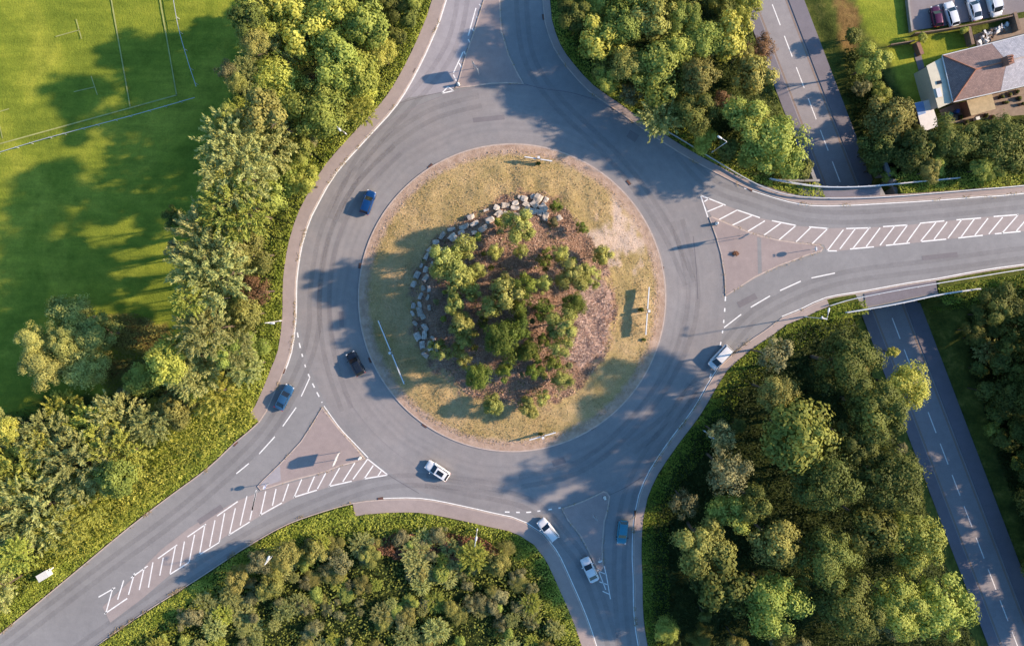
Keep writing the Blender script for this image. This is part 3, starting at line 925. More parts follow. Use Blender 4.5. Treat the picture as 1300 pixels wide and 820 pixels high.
def island_mat():
    m, t, bs = nt('island_cover')
    co = coords(t)
    at = node(t, 'ShaderNodeAttribute', attribute_name='zone')
    sp = node(t, 'ShaderNodeSeparateColor'); t.links.new(at.outputs['Color'], sp.inputs['Color'])
    big = noise(t, co, 0.12, 5, 0.65, 0.4); mid = noise(t, co, 0.8, 5, 0.7); fine = noise(t, co, 4.5, 4, 0.8)
    g = ramp(t, big, [(0.3, lin(164, 146, 98)), (0.5, lin(192, 168, 124)), (0.7, lin(210, 182, 142))])
    g = mix(t, 0.7, g, ramp(t, mid, [(0.3, (0.86, 0.9, 0.78)), (0.7, (1.15, 1.12, 1.1))]), 'MULTIPLY')
    g = mix(t, 0.9, g, ramp(t, fine, [(0.25, (0.62, 0.62, 0.55)), (0.75, (1.3, 1.28, 1.25))]), 'MULTIPLY')
    b = ramp(t, mid, [(0.25, lin(112, 90, 74)), (0.5, lin(162, 130, 110)), (0.75, lin(194, 158, 136))])
    b = mix(t, 0.9, b, ramp(t, fine, [(0.25, (0.5, 0.5, 0.5)), (0.75, (1.35, 1.3, 1.25))]), 'MULTIPLY')
    h = ramp(t, fine, [(0.25, lin(130, 104, 94)), (0.5, lin(186, 156, 142)), (0.75, lin(216, 190, 176))])
    p = ramp(t, fine, [(0.25, lin(186, 158, 134)), (0.6, lin(224, 200, 180)), (0.8, lin(232, 212, 196))])
    c = mix(t, sp.outputs[2], g, p); c = mix(t, sp.outputs[0], c, b); c = mix(t, sp.outputs[1], c, h)
    # worn earth rim next to the kerb
    sub_ = node(t, 'ShaderNodeVectorMath', operation='SUBTRACT'); t.links.new(co, sub_.inputs[0]); sub_.inputs[1].default_value = (CEN.x, CEN.y, 0)
    fl = node(t, 'ShaderNodeVectorMath', operation='MULTIPLY'); t.links.new(sub_.outputs[0], fl.inputs[0]); fl.inputs[1].default_value = (1, 1, 0)
    ln = node(t, 'ShaderNodeVectorMath', operation='LENGTH'); t.links.new(fl.outputs[0], ln.inputs[0])
    r = math_(t, 'ADD', ln.outputs['Value'], math_(t, 'MULTIPLY', mid, 1.6))
    rim = ramp(t, math_(t, 'SUBTRACT', r, R_ISL - 1.3), [(0.0, (0, 0, 0)), (0.8, (1, 1, 1))])
    c = mix(t, rim, c, ramp(t, mid, [(0.3, lin(170, 142, 122)), (0.7, lin(208, 182, 162))]))
    t.links.new(c, bs.inputs['Base Color'])
    bs.inputs['Roughness'].default_value = 0.95; bs.inputs['Specular IOR Level'].default_value = 0.1
    bp = node(t, 'ShaderNodeBump'); bp.inputs['Strength'].default_value = 0.7; bp.inputs['Distance'].default_value = 0.195
    t.links.new(fine, bp.inputs['Height']); t.links.new(bp.outputs[0], bs.inputs['Normal'])
    return m


ime.materials.append(island_mat())
io = bpy.data.objects.new('island_ground', ime); COL.objects.link(io); tag(io, kind='structure')
circ = [(CEN.x + R_ISL * math.cos(2 * math.pi * i / 200), CEN.y + R_ISL * math.sin(2 * math.pi * i / 200)) for i in range(201)]
struct('island_kerb', MB().ribbon(circ, -0.01, 0.2, -0.05, 0.14), M['kerb'])


def ground_at(x, y):
    if math.hypot(x - CEN.x, y - CEN.y) < R_ISL: return float(mound(x, y))
    return hz(x, y)


def place(px, py, h=0.0):
    """plan point and ground height for a thing whose part at height h above ground shows at px,py"""
    z = 0.0
    for _ in range(6):
        p = P(px, py, z + h); z = ground_at(p.x, p.y)
    p = P(px, py, z + h)
    return Vector((p.x, p.y, z))

# ------------------------------------------------------------------ leaves
def leaf_mesh(name, c, nrm, tan, length, width, var, mats):
    """rhombic leaf faces"""
    n = len(c)
    tan = tan - nrm * np.sum(tan * nrm, 1, keepdims=True)
    tan /= np.linalg.norm(tan, axis=1, keepdims=True) + 1e-9
    b = np.cross(nrm, tan)
    l = np.broadcast_to(np.asarray(length, float).reshape(-1, 1), (n, 1)); w = np.broadcast_to(np.asarray(width, float).reshape(-1, 1), (n, 1))
    v = np.empty((n, 4, 3))
    v[:, 0] = c - tan * l * 0.5; v[:, 1] = c + b * w * 0.5 - nrm * w * 0.12; v[:, 2] = c + tan * l * 0.5; v[:, 3] = c - b * w * 0.5 - nrm * w * 0.12
    me = bpy.data.meshes.new(name)
    np_mesh(me, v.reshape(-1, 3), np.arange(n * 4).reshape(n, 4))
    a = me.attributes.new('var', 'FLOAT', 'FACE'); a.data.foreach_set('value', np.clip(var, 0, 1).astype(np.float32))
    for m in mats: me.materials.append(m)
    return me


def rdir(n):
    v = RNG.normal(size=(n, 3)); return v / np.linalg.norm(v, axis=1, keepdims=True)


def lobes_crown(K, flat=0.8, r0=(0.26, 0.42), spread=0.62, up=0.0):
    """lobe centres and radii inside a unit crown centred on the origin"""
    out = []
    for i in range(K):
        d = rdir(1)[0]; d[2] = d[2] * 0.85 + 0.12
        f = spread * (0.65 + 0.45 * RNG.random())
        out.append((d[0] * f, d[1] * f, d[2] * f * flat + up, RNG.uniform(*r0)))
    out.append((0, 0, 0.05, 0.5))
    return np.array(out)


def crown_mesh(name, K, n, lsize, flat=0.85, r0=(0.26, 0.42), spread=0.62, aspect=0.62, upbias=0.35):
    lb = lobes_crown(K, flat, r0, spread)
    w = lb[:, 3] ** 2 * RNG.uniform(0.45, 1.4, len(lb)); w /= w.sum()
    k = RNG.choice(len(lb), n, p=w)
    d = rdir(n); d[:, 2] = np.where(d[:, 2] < -0.35, -d[:, 2], d[:, 2])
    # break each lobe into small sprays
    spray = rdir(len(lb) * 14).reshape(len(lb), 14, 3)
    sp = spray[k, RNG.integers(0, 14, n)]
    d2 = d * 0.75 + sp * 0.8; d2 /= np.linalg.norm(d2, axis=1, keepdims=True)
    rad = lb[k, 3:4] * (0.6 + 0.62 * RNG.random((n, 1)) ** 1.3)
    c = lb[k, :3] + d2 * rad * np.array([1, 1, flat])
    nr_ = d2 * 1.0 + np.array([0, 0, upbias * 0.6]) + c * 0.5 + RNG.normal(size=(n, 3)) * 0.3
    nr_ /= np.linalg.norm(nr_, axis=1, keepdims=True)
    lv = RNG.random(len(lb))
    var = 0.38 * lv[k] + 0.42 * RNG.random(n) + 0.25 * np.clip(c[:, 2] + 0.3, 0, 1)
    L = lsize * RNG.uniform(0.7, 1.35, n)
    c[:, 2] += 0.0
    return leaf_mesh(name, c, nr_, rdir(n), L, L * aspect, var, [M['leaf_mid']])


def plume_mesh(name, K, per, leaf_l, leaf_w, height=0.9):
    """feathery crown: upright sprays of narrow leaves (willow, sallow)"""
    C, N, T, V = [], [], [], []
    for i in range(K):
        ang = RNG.uniform(0, 2 * np.pi); rad = math.sqrt(RNG.random()) * 0.8
        base = np.array([math.cos(ang) * rad, math.sin(ang) * rad, RNG.uniform(-0.35, 0.5) * math.sqrt(max(0.05, 1 - rad * rad))])
        d = np.array([math.cos(ang) * rad * 1.1, math.sin(ang) * rad * 1.1, 0.75]) + RNG.normal(size=3) * 0.28
        d /= np.linalg.norm(d)
        Lp = RNG.uniform(0.26, 0.5)
        t = RNG.random(per) ** 0.8
        side = rdir(per)
        curve = np.outer(t ** 2, np.array([d[0] * 0.1, d[1] * 0.1, -0.12]))
        pos = base + np.outer(t * Lp, d) + curve + side * 0.1 * (1.2 - t)[:, None]
        dirn = d * 1.0 + side * 0.5
        nr_ = rdir(per) * 0.7 + np.array([0, 0, 0.5]) + d * 0.2
        nr_ /= np.linalg.norm(nr_, axis=1, keepdims=True)
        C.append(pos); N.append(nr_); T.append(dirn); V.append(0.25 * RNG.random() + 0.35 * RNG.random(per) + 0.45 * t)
    C = np.concatenate(C); N = np.concatenate(N); T = np.concatenate(T); V = np.concatenate(V)
    n = len(C)
    L = leaf_l * RNG.uniform(0.7, 1.3, n)
    return leaf_mesh(name, C, N, T, L, leaf_w * RNG.uniform(0.8, 1.2, n), V, [M['leaf_mid']])


F = 1.0
def fol(r, g, b): return lin(r, g, b)[:3]
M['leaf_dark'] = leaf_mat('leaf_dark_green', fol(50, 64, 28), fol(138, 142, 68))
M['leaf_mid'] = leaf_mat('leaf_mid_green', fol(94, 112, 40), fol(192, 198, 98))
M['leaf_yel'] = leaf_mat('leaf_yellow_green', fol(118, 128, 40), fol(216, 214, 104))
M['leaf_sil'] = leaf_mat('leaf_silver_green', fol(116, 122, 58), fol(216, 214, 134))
M['leaf_grey'] = leaf_mat('leaf_grey_green', fol(84, 88, 54), fol(170, 164, 112))
M['leaf_brown'] = leaf_mat('leaf_red_brown', fol(82, 62, 40), fol(166, 124, 90), trans=0.15)
M['leaf_olive'] = leaf_mat('leaf_olive', fol(94, 96, 44), fol(188, 180, 98))
M['leaf_pale'] = leaf_mat('leaf_pale_olive', fol(112, 118, 52), fol(206, 204, 116))
M['leaf_isl'] = leaf_mat('leaf_pale_lime', fol(112, 118, 52), fol(208, 206, 116))
M['leaf_bed'] = leaf_mat('leaf_fresh_green', fol(62, 84, 34), fol(140, 150, 64))
M['leaf_brac'] = leaf_mat('bracken_green', fol(122, 130, 42), fol(214, 208, 96), rnd=False)
M['leaf_under'] = leaf_mat('undergrowth_leaf', fol(46, 60, 26), fol(140, 146, 66), rnd=False)
M['leaf_grass'] = leaf_mat('verge_grass_blade', fol(118, 136, 42), fol(200, 204, 90), rnd=False)
M['leaf_dry'] = leaf_mat('dry_grass_blade', fol(142, 124, 80), fol(234, 206, 164), rnd=False, trans=0.2)
M['leaf_mulch'] = leaf_mat('bark_chip', fol(112, 90, 72), fol(216, 182, 158), rnd=False, trans=0.0)
M['leaf_twig'] = leaf_mat('dead_twig', fol(122, 100, 90), fol(228, 204, 190), rnd=False, trans=0.0)

CR = {}
CR['big'] = [crown_mesh('broadleaf_crown', k, n, l, 0.8, (0.13, 0.3), 0.72) for k, n, l in ((46, 9500, 0.066), (36, 11000, 0.058), (52, 8000, 0.078), (40, 9500, 0.066), (60, 10500, 0.06))]
CR['bush'] = [crown_mesh('bushy_crown', k, n, l, 0.85, (0.15, 0.33), 0.7) for k, n, l in ((30, 5600, 0.09), (22, 7000, 0.075), (36, 4600, 0.105), (26, 6000, 0.085), (40, 7000, 0.075))]
CR['small'] = [crown_mesh('small_crown', 15, 1800, 0.16, 0.95, (0.2, 0.36), 0.62) for _ in range(4)]
CR['plume'] = [plume_mesh('feathery_crown', 150, 42, 0.12, 0.036) for _ in range(5)]
CR['loose'] = [crown_mesh('loose_crown', 22, 3000, 0.085, 0.9, (0.14, 0.28), 0.74) for _ in range(4)]


def trunk_mesh(seed, spread=0.5):
    """unit trunk: base at 0, crown centre at z=1, limbs reach into the crown"""
    r = random.Random(seed)
    mb = MB()
    pts = [Vector((0, 0, -0.05)), Vector((r.uniform(-.02, .02), r.uniform(-.02, .02), 0.3)), Vector((r.uniform(-.04, .04), r.uniform(-.04, .04), 0.62))]
    mb.path(pts, [0.05, 0.036, 0.028], 8)
    for i in range(7):
        a = i * 0.9 + r.random(); s = spread * r.uniform(0.6, 1.1)
        st = pts[1].lerp(pts[2], r.uniform(0.2, 1))
        m_ = st + Vector((math.cos(a) * s * 0.5, math.sin(a) * s * 0.5, r.uniform(0.15, 0.3)))
        e = st + Vector((math.cos(a) * s, math.sin(a) * s, r.uniform(0.3, 0.6)))
        mb.path([st, m_, e], [0.02, 0.013, 0.005], 6)
    o = mb.build('trunk', M['bark'])
    me = o.data
    bpy.data.objects.remove(o)
    return me


TR = [trunk_mesh(i) for i in range(5)]

KINDS = {   # crown meshes, material, name, look, height/width of crown
    'oak': ('big', 'leaf_dark', 'broadleaf_tree', 'dark green round crowned tree', 0.9),
    'ash': ('big', 'leaf_mid', 'broadleaf_tree', 'mid green spreading tree', 0.9),
    'lime': ('bush', 'leaf_yel', 'bushy_tree', 'yellow green bushy tree', 0.9),
    'green': ('bush', 'leaf_mid', 'bushy_tree', 'mid green bushy tree', 0.9),
    'olive': ('bush', 'leaf_olive', 'bushy_tree', 'olive bushy tree', 0.9),
    'pale': ('big', 'leaf_pale', 'broadleaf_tree', 'pale olive soft crowned tree', 0.9),
    'dark': ('bush', 'leaf_dark', 'bushy_tree', 'dark green bushy tree', 0.9),
    'grey': ('loose', 'leaf_grey', 'loose_tree', 'grey green loose tree', 0.9),
    'willow': ('plume', 'leaf_sil', 'feathery_tree', 'pale feathery willow like tree', 0.8),
    'willowg': ('plume', 'leaf_yel', 'feathery_tree', 'yellow green feathery tree', 0.8),
    'brown': ('loose', 'leaf_brown', 'brown_shrub', 'red brown withered shrub', 0.7),
    'shrub': ('small', 'leaf_mid', 'shrub', 'mid green shrub', 0.8),
    'shruby': ('small', 'leaf_yel', 'shrub', 'yellow green shrub', 0.8),
    'shrubd': ('small', 'leaf_dark', 'shrub', 'dark green shrub', 0.8),
    'shrubg': ('small', 'leaf_grey', 'shrub', 'grey green shrub', 0.8),
    'young': ('loose', 'leaf_isl', 'young_tree', 'pale lime young tree', 1.3),
    'youngb': ('bush', 'leaf_isl', 'young_tree', 'pale lime bushy young tree', 1.1),
    'fresh': ('bush', 'leaf_bed', 'dark_bush', 'deep green rounded bush', 0.95),
    'sapling': ('loose', 'leaf_bed', 'sapling', 'thin green sapling', 1.2),
}
PLACED = []      # (x, y, r, zone, kind)
ALL_TREES = []


def tree(px, py, rpx, h, kind, zone, label=None, rz=None, xs=1.0):
    """crown seen at px,py with radius rpx, whole tree h metres tall"""
    cm, mat, name, look, ratio = KINDS[kind]
    h *= {'W': 1.38, 'SE': 1.5, 'NE': 1.2, 'I': 1.4, 'S': 1.3}.get(zone, 1.0)
    if zone == 'W' and px < 335 and py < 470: h = min(h * 1.65, 20.0)
    R = rpx * S
    ch = min(h * 0.48, R * ratio) if kind not in ('young', 'youngb', 'sapling') else h * 0.46
    base = place(px, py, h - ch * 0.9)
    rz = random.uniform(0, 6.28) if rz is None else rz
    o = thing(name, label or '', 'tree' if 'shrub' not in name and 'bush' not in name or 'tree' in name else 'shrub', base, rz)
    me = random.choice(CR[cm])
    c = bpy.data.objects.new('crown', me); COL.objects.link(c); c.parent = o
    c.location = (0, 0, h - ch); k = 1.0 / 0.98
    c.scale = (R * k * xs, R * k / xs, ch * 1.05)
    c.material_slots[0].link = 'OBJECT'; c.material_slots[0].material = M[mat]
    t = bpy.data.objects.new('trunk', random.choice(TR)); COL.objects.link(t); t.parent = o
    t.scale = (R * 1.1, R * 1.1, h - ch)
    PLACED.append((base.x, base.y, R))
    ALL_TREES.append((o, kind, zone, rpx, px, py, label))
    return o


# --- trees one can pick out
HERO = [
    # wood below the wide arm
    (1072, 462, 46, 12, 'oak', 'SE'), (1016, 552, 50, 12.5, 'green', 'SE'), (985, 500, 27, 10, 'olive', 'SE'), (985, 452, 26, 10, 'grey', 'SE'),
    (1112, 520, 44, 11.5, 'oak', 'SE'), (1152, 492, 34, 9.5, 'lime', 'SE'), (1052, 612, 44, 12, 'oak', 'SE'), (1132, 610, 46, 11.5, 'oak', 'SE'), (1090, 560, 36, 10.5, 'oak', 'SE'),
    (1165, 690, 42, 10, 'ash', 'SE'), (1108, 668, 36, 10, 'dark', 'SE'), (985, 690, 34, 10, 'olive', 'SE'), (1045, 712, 44, 11, 'oak', 'SE'), (893, 690, 40, 10, 'olive', 'SE'),
    (926, 600, 32, 11.5, 'grey', 'SE'), (918, 556, 22, 9, 'grey', 'SE'), (930, 648, 32, 9, 'green', 'SE'), (960, 640, 26, 10, 'dark', 'SE'), (872, 640, 22, 7.5, 'grey', 'SE'), (1196, 770, 44, 10, 'ash', 'SE'),
    (920, 745, 42, 10, 'dark', 'SE'), (985, 765, 44, 11, 'ash', 'SE'), (1080, 780, 46, 12, 'oak', 'SE'), (1140, 770, 40, 11, 'ash', 'SE'), (1133, 447, 10, 5, 'shruby', 'SE'),
    # wood between the top arm and the lower road
    (764, 52, 32, 9, 'lime', 'NE'), (795, 80, 24, 8.5, 'olive', 'NE'), (770, 100, 20, 7, 'lime', 'NE'), (838, 92, 42, 10, 'ash', 'NE'), (888, 96, 27, 9.5, 'olive', 'NE'), (832, 22, 30, 10, 'olive', 'NE'),
    (868, 22, 28, 9, 'ash', 'NE'), (925, 45, 34, 9, 'lime', 'NE'), (988, 185, 44, 10.5, 'ash', 'NE'), (950, 150, 36, 10, 'green', 'NE'), (955, 95, 30, 8, 'olive', 'NE'), (840, 148, 26, 7, 'willow', 'NE'),
    (893, 178, 20, 5, 'lime', 'NE'), (880, 140, 34, 9, 'oak', 'NE'), (925, 190, 18, 5, 'shrubd', 'NE'), (1022, 214, 16, 6, 'shrubd', 'NE'), (1006, 216, 13, 4, 'shrub', 'NE'), (922, 130, 18, 6, 'brown', 'NE'), (728, 20, 24, 8, 'dark', 'NE'), (895, 50, 28, 9, 'green', 'NE'), (968, 60, 22, 7, 'brown', 'NE'), (792, 30, 30, 9.5, 'ash', 'NE'), (800, 118, 18, 6, 'grey', 'NE'), (860, 60, 24, 9, 'green', 'NE'), (800, -20, 40, 10, 'ash', 'NE'), (880, -25, 40, 10, 'olive', 'NE'), (950, 5, 26, 8, 'lime', 'NE'),
    # around the gardens
    (1107, 80, 27, 10.5, 'green', 'HN'), (1094, 113, 14, 4.5, 'grey', 'HN'), (1131, 150, 36, 11, 'olive', 'HN'), (1118, 185, 30, 10.5, 'dark', 'HN'), (1165, 190, 32, 8.5, 'dark', 'HN'), (1212, 184, 40, 9, 'oak', 'HN'),
    (1272, 186, 42, 9, 'oak', 'HN'), (1246, 214, 16, 6, 'green', 'HN'), (1180, 217, 18, 6, 'olive', 'HN'), (1320, 175, 36, 9, 'oak', 'HN'), (1148, 205, 18, 6, 'shrubd', 'HN'), (1112, 214, 14, 6, 'shrubd', 'HN'), (1110, 205, 16, 6, 'dark', 'HN'), (1128, 222, 13, 5, 'shrub', 'HN'), (1100, 195, 14, 5, 'shrubd', 'HN'), (1172, 48, 9, 2.4, 'shruby', 'HN'), (1225, 38, 7, 2.4, 'shruby', 'HN'), (1085, 45, 16, 4, 'shrubd', 'HN'),
    # bank beyond the lower road; outermost trees stand out of view to shade it
    (1268, 385, 30, 7, 'dark', 'HS'), (1300, 400, 36, 8, 'oak', 'HS'), (1253, 445, 16, 4, 'willow', 'HS'), (1290, 500, 32, 7, 'oak', 'HS'), (1262, 546, 14, 4, 'green', 'HS'), (1296, 588, 13, 4, 'lime', 'HS'), (1245, 400, 16, 5, 'shrubd', 'HS'), (1320, 640, 34, 8, 'dark', 'HS'),
    (1285, 440, 22, 6, 'dark', 'HS'), (1300, 545, 22, 6, 'dark', 'HS'), (1268, 500, 14, 4, 'shrubd', 'HS'), (1335, 720, 40, 9, 'oak', 'HS'), (1316, 600, 34, 8, 'dark', 'HS'), (1325, 500, 36, 9, 'oak', 'HS'), (1345, 800, 40, 9, 'oak', 'HS'), (1345, 450, 46, 10, 'oak', 'HS'), (1350, 560, 46, 10, 'oak', 'HS'), (1370, 680, 46, 10, 'oak', 'HS'), (1390, 780, 46, 10, 'oak', 'HS'),
    # lone tree on the field: several heavy limbs
    (92, 404, 36, 11.5, 'pale', 'F'), (124, 426, 33, 11, 'pale', 'F'), (42, 430, 26, 11, 'pale', 'F'), (54, 462, 34, 12, 'pale', 'F'), (104, 464, 34, 11, 'pale', 'F'), (80, 432, 28, 11, 'pale', 'F'),
    # belt beside the field
    (270, 300, 40, 8, 'willow', 'W'), (266, 345, 42, 9, 'willow', 'W'), (255, 420, 30, 7.5, 'willow', 'W'), (235, 372, 14, 5, 'grey', 'W'), (290, 180, 34, 8.5, 'willow', 'W'), (300, 218, 38, 9, 'willow', 'W'),
    (345, 60, 34, 9.5, 'willow', 'W'), (390, 45, 40, 10.5, 'lime', 'W'), (428, 75, 40, 10.5, 'green', 'W'), (465, 30, 34, 9.5, 'green', 'W'), (452, 95, 34, 9, 'lime', 'W'), (485, 66, 22, 7, 'lime', 'W'),
    (400, 140, 46, 10, 'ash', 'W'), (352, 100, 34, 9.5, 'lime', 'W'), (460, 118, 22, 6, 'lime', 'W'), (335, 190, 36, 9, 'willow', 'W'), (372, 205, 22, 6, 'green', 'W'), (345, 235, 34, 8, 'green', 'W'), (355, 15, 40, 10.5, 'lime', 'W'), (425, 15, 36, 10, 'lime', 'W'),
    (300, 265, 36, 9, 'willowg', 'W'), (315, 320, 30, 7, 'olive', 'W'), (325, 370, 24, 5, 'brown', 'W'), (310, 400, 24, 5.5, 'olive', 'W'), (318, 440, 22, 4.5, 'green', 'W'), (298, 440, 22, 6, 'willow', 'W'),
    (245, 470, 32, 8, 'willow', 'W'), (210, 462, 28, 7.5, 'lime', 'W'), (178, 482, 26, 7, 'lime', 'W'), (150, 535, 34, 7, 'willow', 'W'), (120, 545, 30, 7, 'willowg', 'W'), (60, 560, 34, 8, 'willow', 'W'), (100, 590, 40, 8, 'willow', 'W'),
    (150, 580, 34, 7, 'willowg', 'W'), (40, 650, 44, 8, 'willow', 'W'), (20, 600, 36, 8, 'willowg', 'W'), (270, 500, 28, 6, 'willowg', 'W'), (110, 640, 26, 5, 'willowg', 'W'), (-20, 640, 44, 8, 'willow', 'W'),
    (520, 18, 18, 5, 'shrubd', 'W'), (505, 45, 16, 4.5, 'shrubd', 'W'), (500, 5, 22, 6, 'dark', 'W'), (288, 90, 16, 7, 'grey', 'W'), (300, 105, 14, 7, 'olive', 'W'), (220, 275, 16, 5, 'dark', 'W'), (225, 320, 18, 5, 'grey', 'W'), (312, 20, 24, 9, 'dark', 'W'), (330, 140, 30, 9, 'olive', 'W'),
]
# island planting
ISL = [
    (568, 330, 26, 7.0, 'youngb'), (590, 312, 20, 6.5, 'young'), (582, 352, 22, 7.0, 'youngb'), (562, 340, 14, 5.5, 'young'), (598, 368, 16, 6, 'young'), (578, 385, 17, 6, 'youngb'), (628, 318, 13, 4.5, 'young'), (606, 342, 14, 5, 'young'),
    (660, 288, 25, 6.5, 'youngb'), (662, 318, 12, 5, 'young'), (706, 262, 11, 3, 'sapling'), (738, 290, 10, 3, 'sapling'), (712, 322, 14, 5, 'young'), (690, 330, 14, 5, 'sapling'), (764, 324, 15, 4.5, 'youngb'),
    (730, 350, 24, 6.5, 'youngb'), (752, 350, 18, 5, 'young'), (728, 386, 18, 5.5, 'fresh'), (640, 372, 24, 8, 'youngb'), (622, 390, 18, 6.5, 'young'), (668, 362, 20, 7.5, 'sapling'), (690, 392, 18, 6, 'sapling'), (690, 360, 14, 6, 'young'),
    (586, 412, 18, 6, 'youngb'), (588, 432, 15, 5.5, 'young'), (556, 446, 17, 5, 'young'), (580, 446, 12, 4.5, 'young'), (590, 456, 13, 5, 'young'), (634, 430, 25, 7, 'fresh'), (655, 420, 22, 6.5, 'sapling'), (606, 478, 20, 5.5, 'fresh'),
    (672, 446, 16, 5, 'fresh'), (650, 450, 18, 5.5, 'sapling'), (712, 412, 24, 6.5, 'youngb'), (710, 440, 20, 5.5, 'young'), (640, 470, 14, 4, 'sapling'), (676, 470, 13, 4, 'sapling'), (714, 482, 18, 4.5, 'young'), (626, 514, 16, 3.2, 'youngb'),
    (670, 518, 17, 3.4, 'youngb'), (688, 504, 12, 3, 'young'), (700, 460, 14, 4.5, 'sapling'), (690, 430, 12, 5, 'sapling'), (660, 392, 16, 6, 'sapling'), (612, 410, 10, 3, 'sapling'),
]
for a in HERO: tree(*a)
for (px, py, r, h, k) in ISL: tree(px, py, r, h, k, 'I')


RANK = [(318, 500), (330, 535), (280, 565), (210, 625), (110, 705), (60, 720), (100, 670), (180, 600), (230, 540), (285, 505)]


def fill(zone, n, rpx, hh, kinds, mind, z0=0.0, poly=None):
    poly = poly or WOODS[zone]
    xs = [p[0] for p in poly]; ys = [p[1] for p in poly]
    k = 0
    for _ in range(n * 60):
        px, py = random.uniform(max(-40, min(xs)), min(1340, max(xs))), random.uniform(max(-30, min(ys)), min(850, max(ys)))
        if sd_poly(np.array([px]), np.array([py]), poly)[0] > -8: continue
        if zone == 'W' and sd_poly(np.array([px]), np.array([py]), RANK)[0] < 6: continue
        if math.hypot(px - 66, py - 716) < 34: continue
        r = random.uniform(*rpx); h = random.uniform(*hh)
        b = place(px, py, h * 0.6)
        if any((b.x - x) ** 2 + (b.y - y) ** 2 < (mind * (r * S + R) * 0.5) ** 2 for x, y, R in PLACED): continue
        tree(px, py, r, h, random.choice(kinds), zone)
        k += 1
        if k >= n: break


fill('W', 60, (17, 30), (5.0, 8.5), ['willow', 'willowg', 'lime', 'green', 'olive', 'green'], 0.95)
fill('SE', 9, (14, 24), (4.0, 7.0), ['dark', 'oak', 'green', 'grey', 'olive'], 1.0)
fill('NE', 11, (14, 24), (4.5, 7.5), ['green', 'olive', 'dark', 'ash', 'lime'], 0.9)
fill('HN', 10, (14, 24), (4, 7), ['dark', 'green'], 0.9)
fill('HS', 14, (14, 26), (4, 7), ['dark', 'oak', 'shrubd'], 1.0)
for a in ((330, 712, 20, 5.5, 'grey'), (362, 706, 22, 5.5, 'olive'), (398, 700, 18, 3, 'olive'), (430, 712, 20, 3, 'grey'), (345, 740, 24, 4, 'olive'), (300, 735, 20, 4.5, 'olive'), (470, 705, 16, 2.4, 'olive'), (600, 706, 18, 3.5, 'willowg'), (632, 716, 18, 3.5, 'olive')): tree(*a, 'S')
fill('S', 170, (6, 16), (0.9, 2.2), ['shrub', 'willow', 'olive', 'grey', 'willow', 'shrubg', 'willowg', 'grey'], 0.46)
fill('W', 34, (9, 15), (2.0, 4.0), ['shrub', 'shruby', 'brown', 'shrubg', 'shrub'], 0.95)
fill('SE', 14, (9, 15), (2.0, 4.0), ['shrubd', 'shrubd', 'shrubg'], 0.95)

for i in range(70):
    a_ = random.uniform(0, 6.28); q_ = math.sqrt(random.random()) * 112
    px_, py_ = 655 + q_ * math.cos(a_) * 0.95, 380 + q_ * math.sin(a_)
    if sd_poly(np.array([px_]), np.array([py_]), BED)[0] > -8 or sd_poly(np.array([px_]), np.array([py_]), BRASH)[0] < 4: continue
    b_ = place(px_, py_, 1.0)
    if any((b_.x - x) ** 2 + (b_.y - y) ** 2 < (R * 0.8) ** 2 for x, y, R in PLACED): continue
    tree(px_, py_, random.uniform(4, 8), random.uniform(0.9, 2.0), random.choice(['shrub', 'sapling', 'shruby', 'shrubg', 'young']), 'I')

# labels that single the trees out: look, size, and the two things they stand between
MARKS = {
    'W': [('the pitch corner', 250, 130), ('the top arm footway', 525, 50), ('the upper kerb lamp', 440, 172), ('the field edge', 235, 270), ('the west kerb lamp', 350, 408), ('the lone field tree', 140, 460), ('the waiting car', 330, 520),
          ('the curving verge', 250, 570), ('the white cabinet', 62, 727), ('the touchline rail', 240, 60), ('the dead scrub', 325, 372), ('the dense top corner', 400, 10), ('the footway bend', 385, 250)],
    'S': [('the long hatching', 260, 735), ('the pale bank lamp', 345, 705), ('the mown bank', 480, 665), ('the bank top lamp', 605, 685), ('the white entry car', 690, 705), ('the bank foot', 450, 800), ('the far bank corner', 640, 800)],
    'SE': [('the camera lamp', 1050, 400), ('the white van lane', 925, 470), ('the shaded kerb lamp', 900, 552), ('the teal car lane', 825, 680), ('the underpass road', 1150, 560), ('the bridge parapet', 1095, 410), ('the wood foot', 1000, 780), ('the overhanging limb', 1180, 500), ('the wood corner', 1200, 730)],
    'NE': [('the top arm kerb', 715, 50), ('the guard rail end', 845, 165), ('the wood lamp', 910, 190), ('the bridge parapet', 985, 228), ('the lower road edge', 990, 90), ('the wood middle', 850, 80), ('the wood top', 850, -10)],
    'HN': [('the bare bank', 1078, 40), ('the white shed', 1176, 150), ('the house patio', 1240, 150), ('the bridge parapet', 1130, 225), ('the lower road edge', 1085, 160), ('the garden lawn', 1150, 90), ('the arm embankment', 1270, 225)],
    'HS': [('the bridge end', 1240, 372), ('the shaded bank', 1260, 470), ('the lower road edge', 1260, 600), ('the embankment', 1300, 380), ('the far bank', 1340, 700)],
    'F': [('the pitch rail', 90, 330), ('the bramble patch', 170, 425), ('the belt of willows', 100, 520), ('the open field', -10, 430)],
    'I': [('the rock wall', 540, 370), ('the stepped rocks', 600, 280), ('the rock heap', 690, 262), ('the pale dry patch', 790, 300), ('the brash heap', 760, 410), ('the tall chevron sign', 820, 395), ('the long chevron sign', 500, 447),
          ('the mound top', 650, 380), ('the red mulch hollow', 610, 440), ('the lower grass rim', 650, 530), ('the bed corner', 720, 480)],
}
GROUPS = {'W': 'trees in the belt beside the field', 'S': 'bushes on the lower bank', 'SE': 'trees in the wood by the underpass', 'NE': 'trees in the wood by the top arm', 'HN': 'trees around the gardens', 'HS': 'trees on the shaded bank', 'F': 'trees of the clump on the field', 'I': 'young trees planted on the island'}
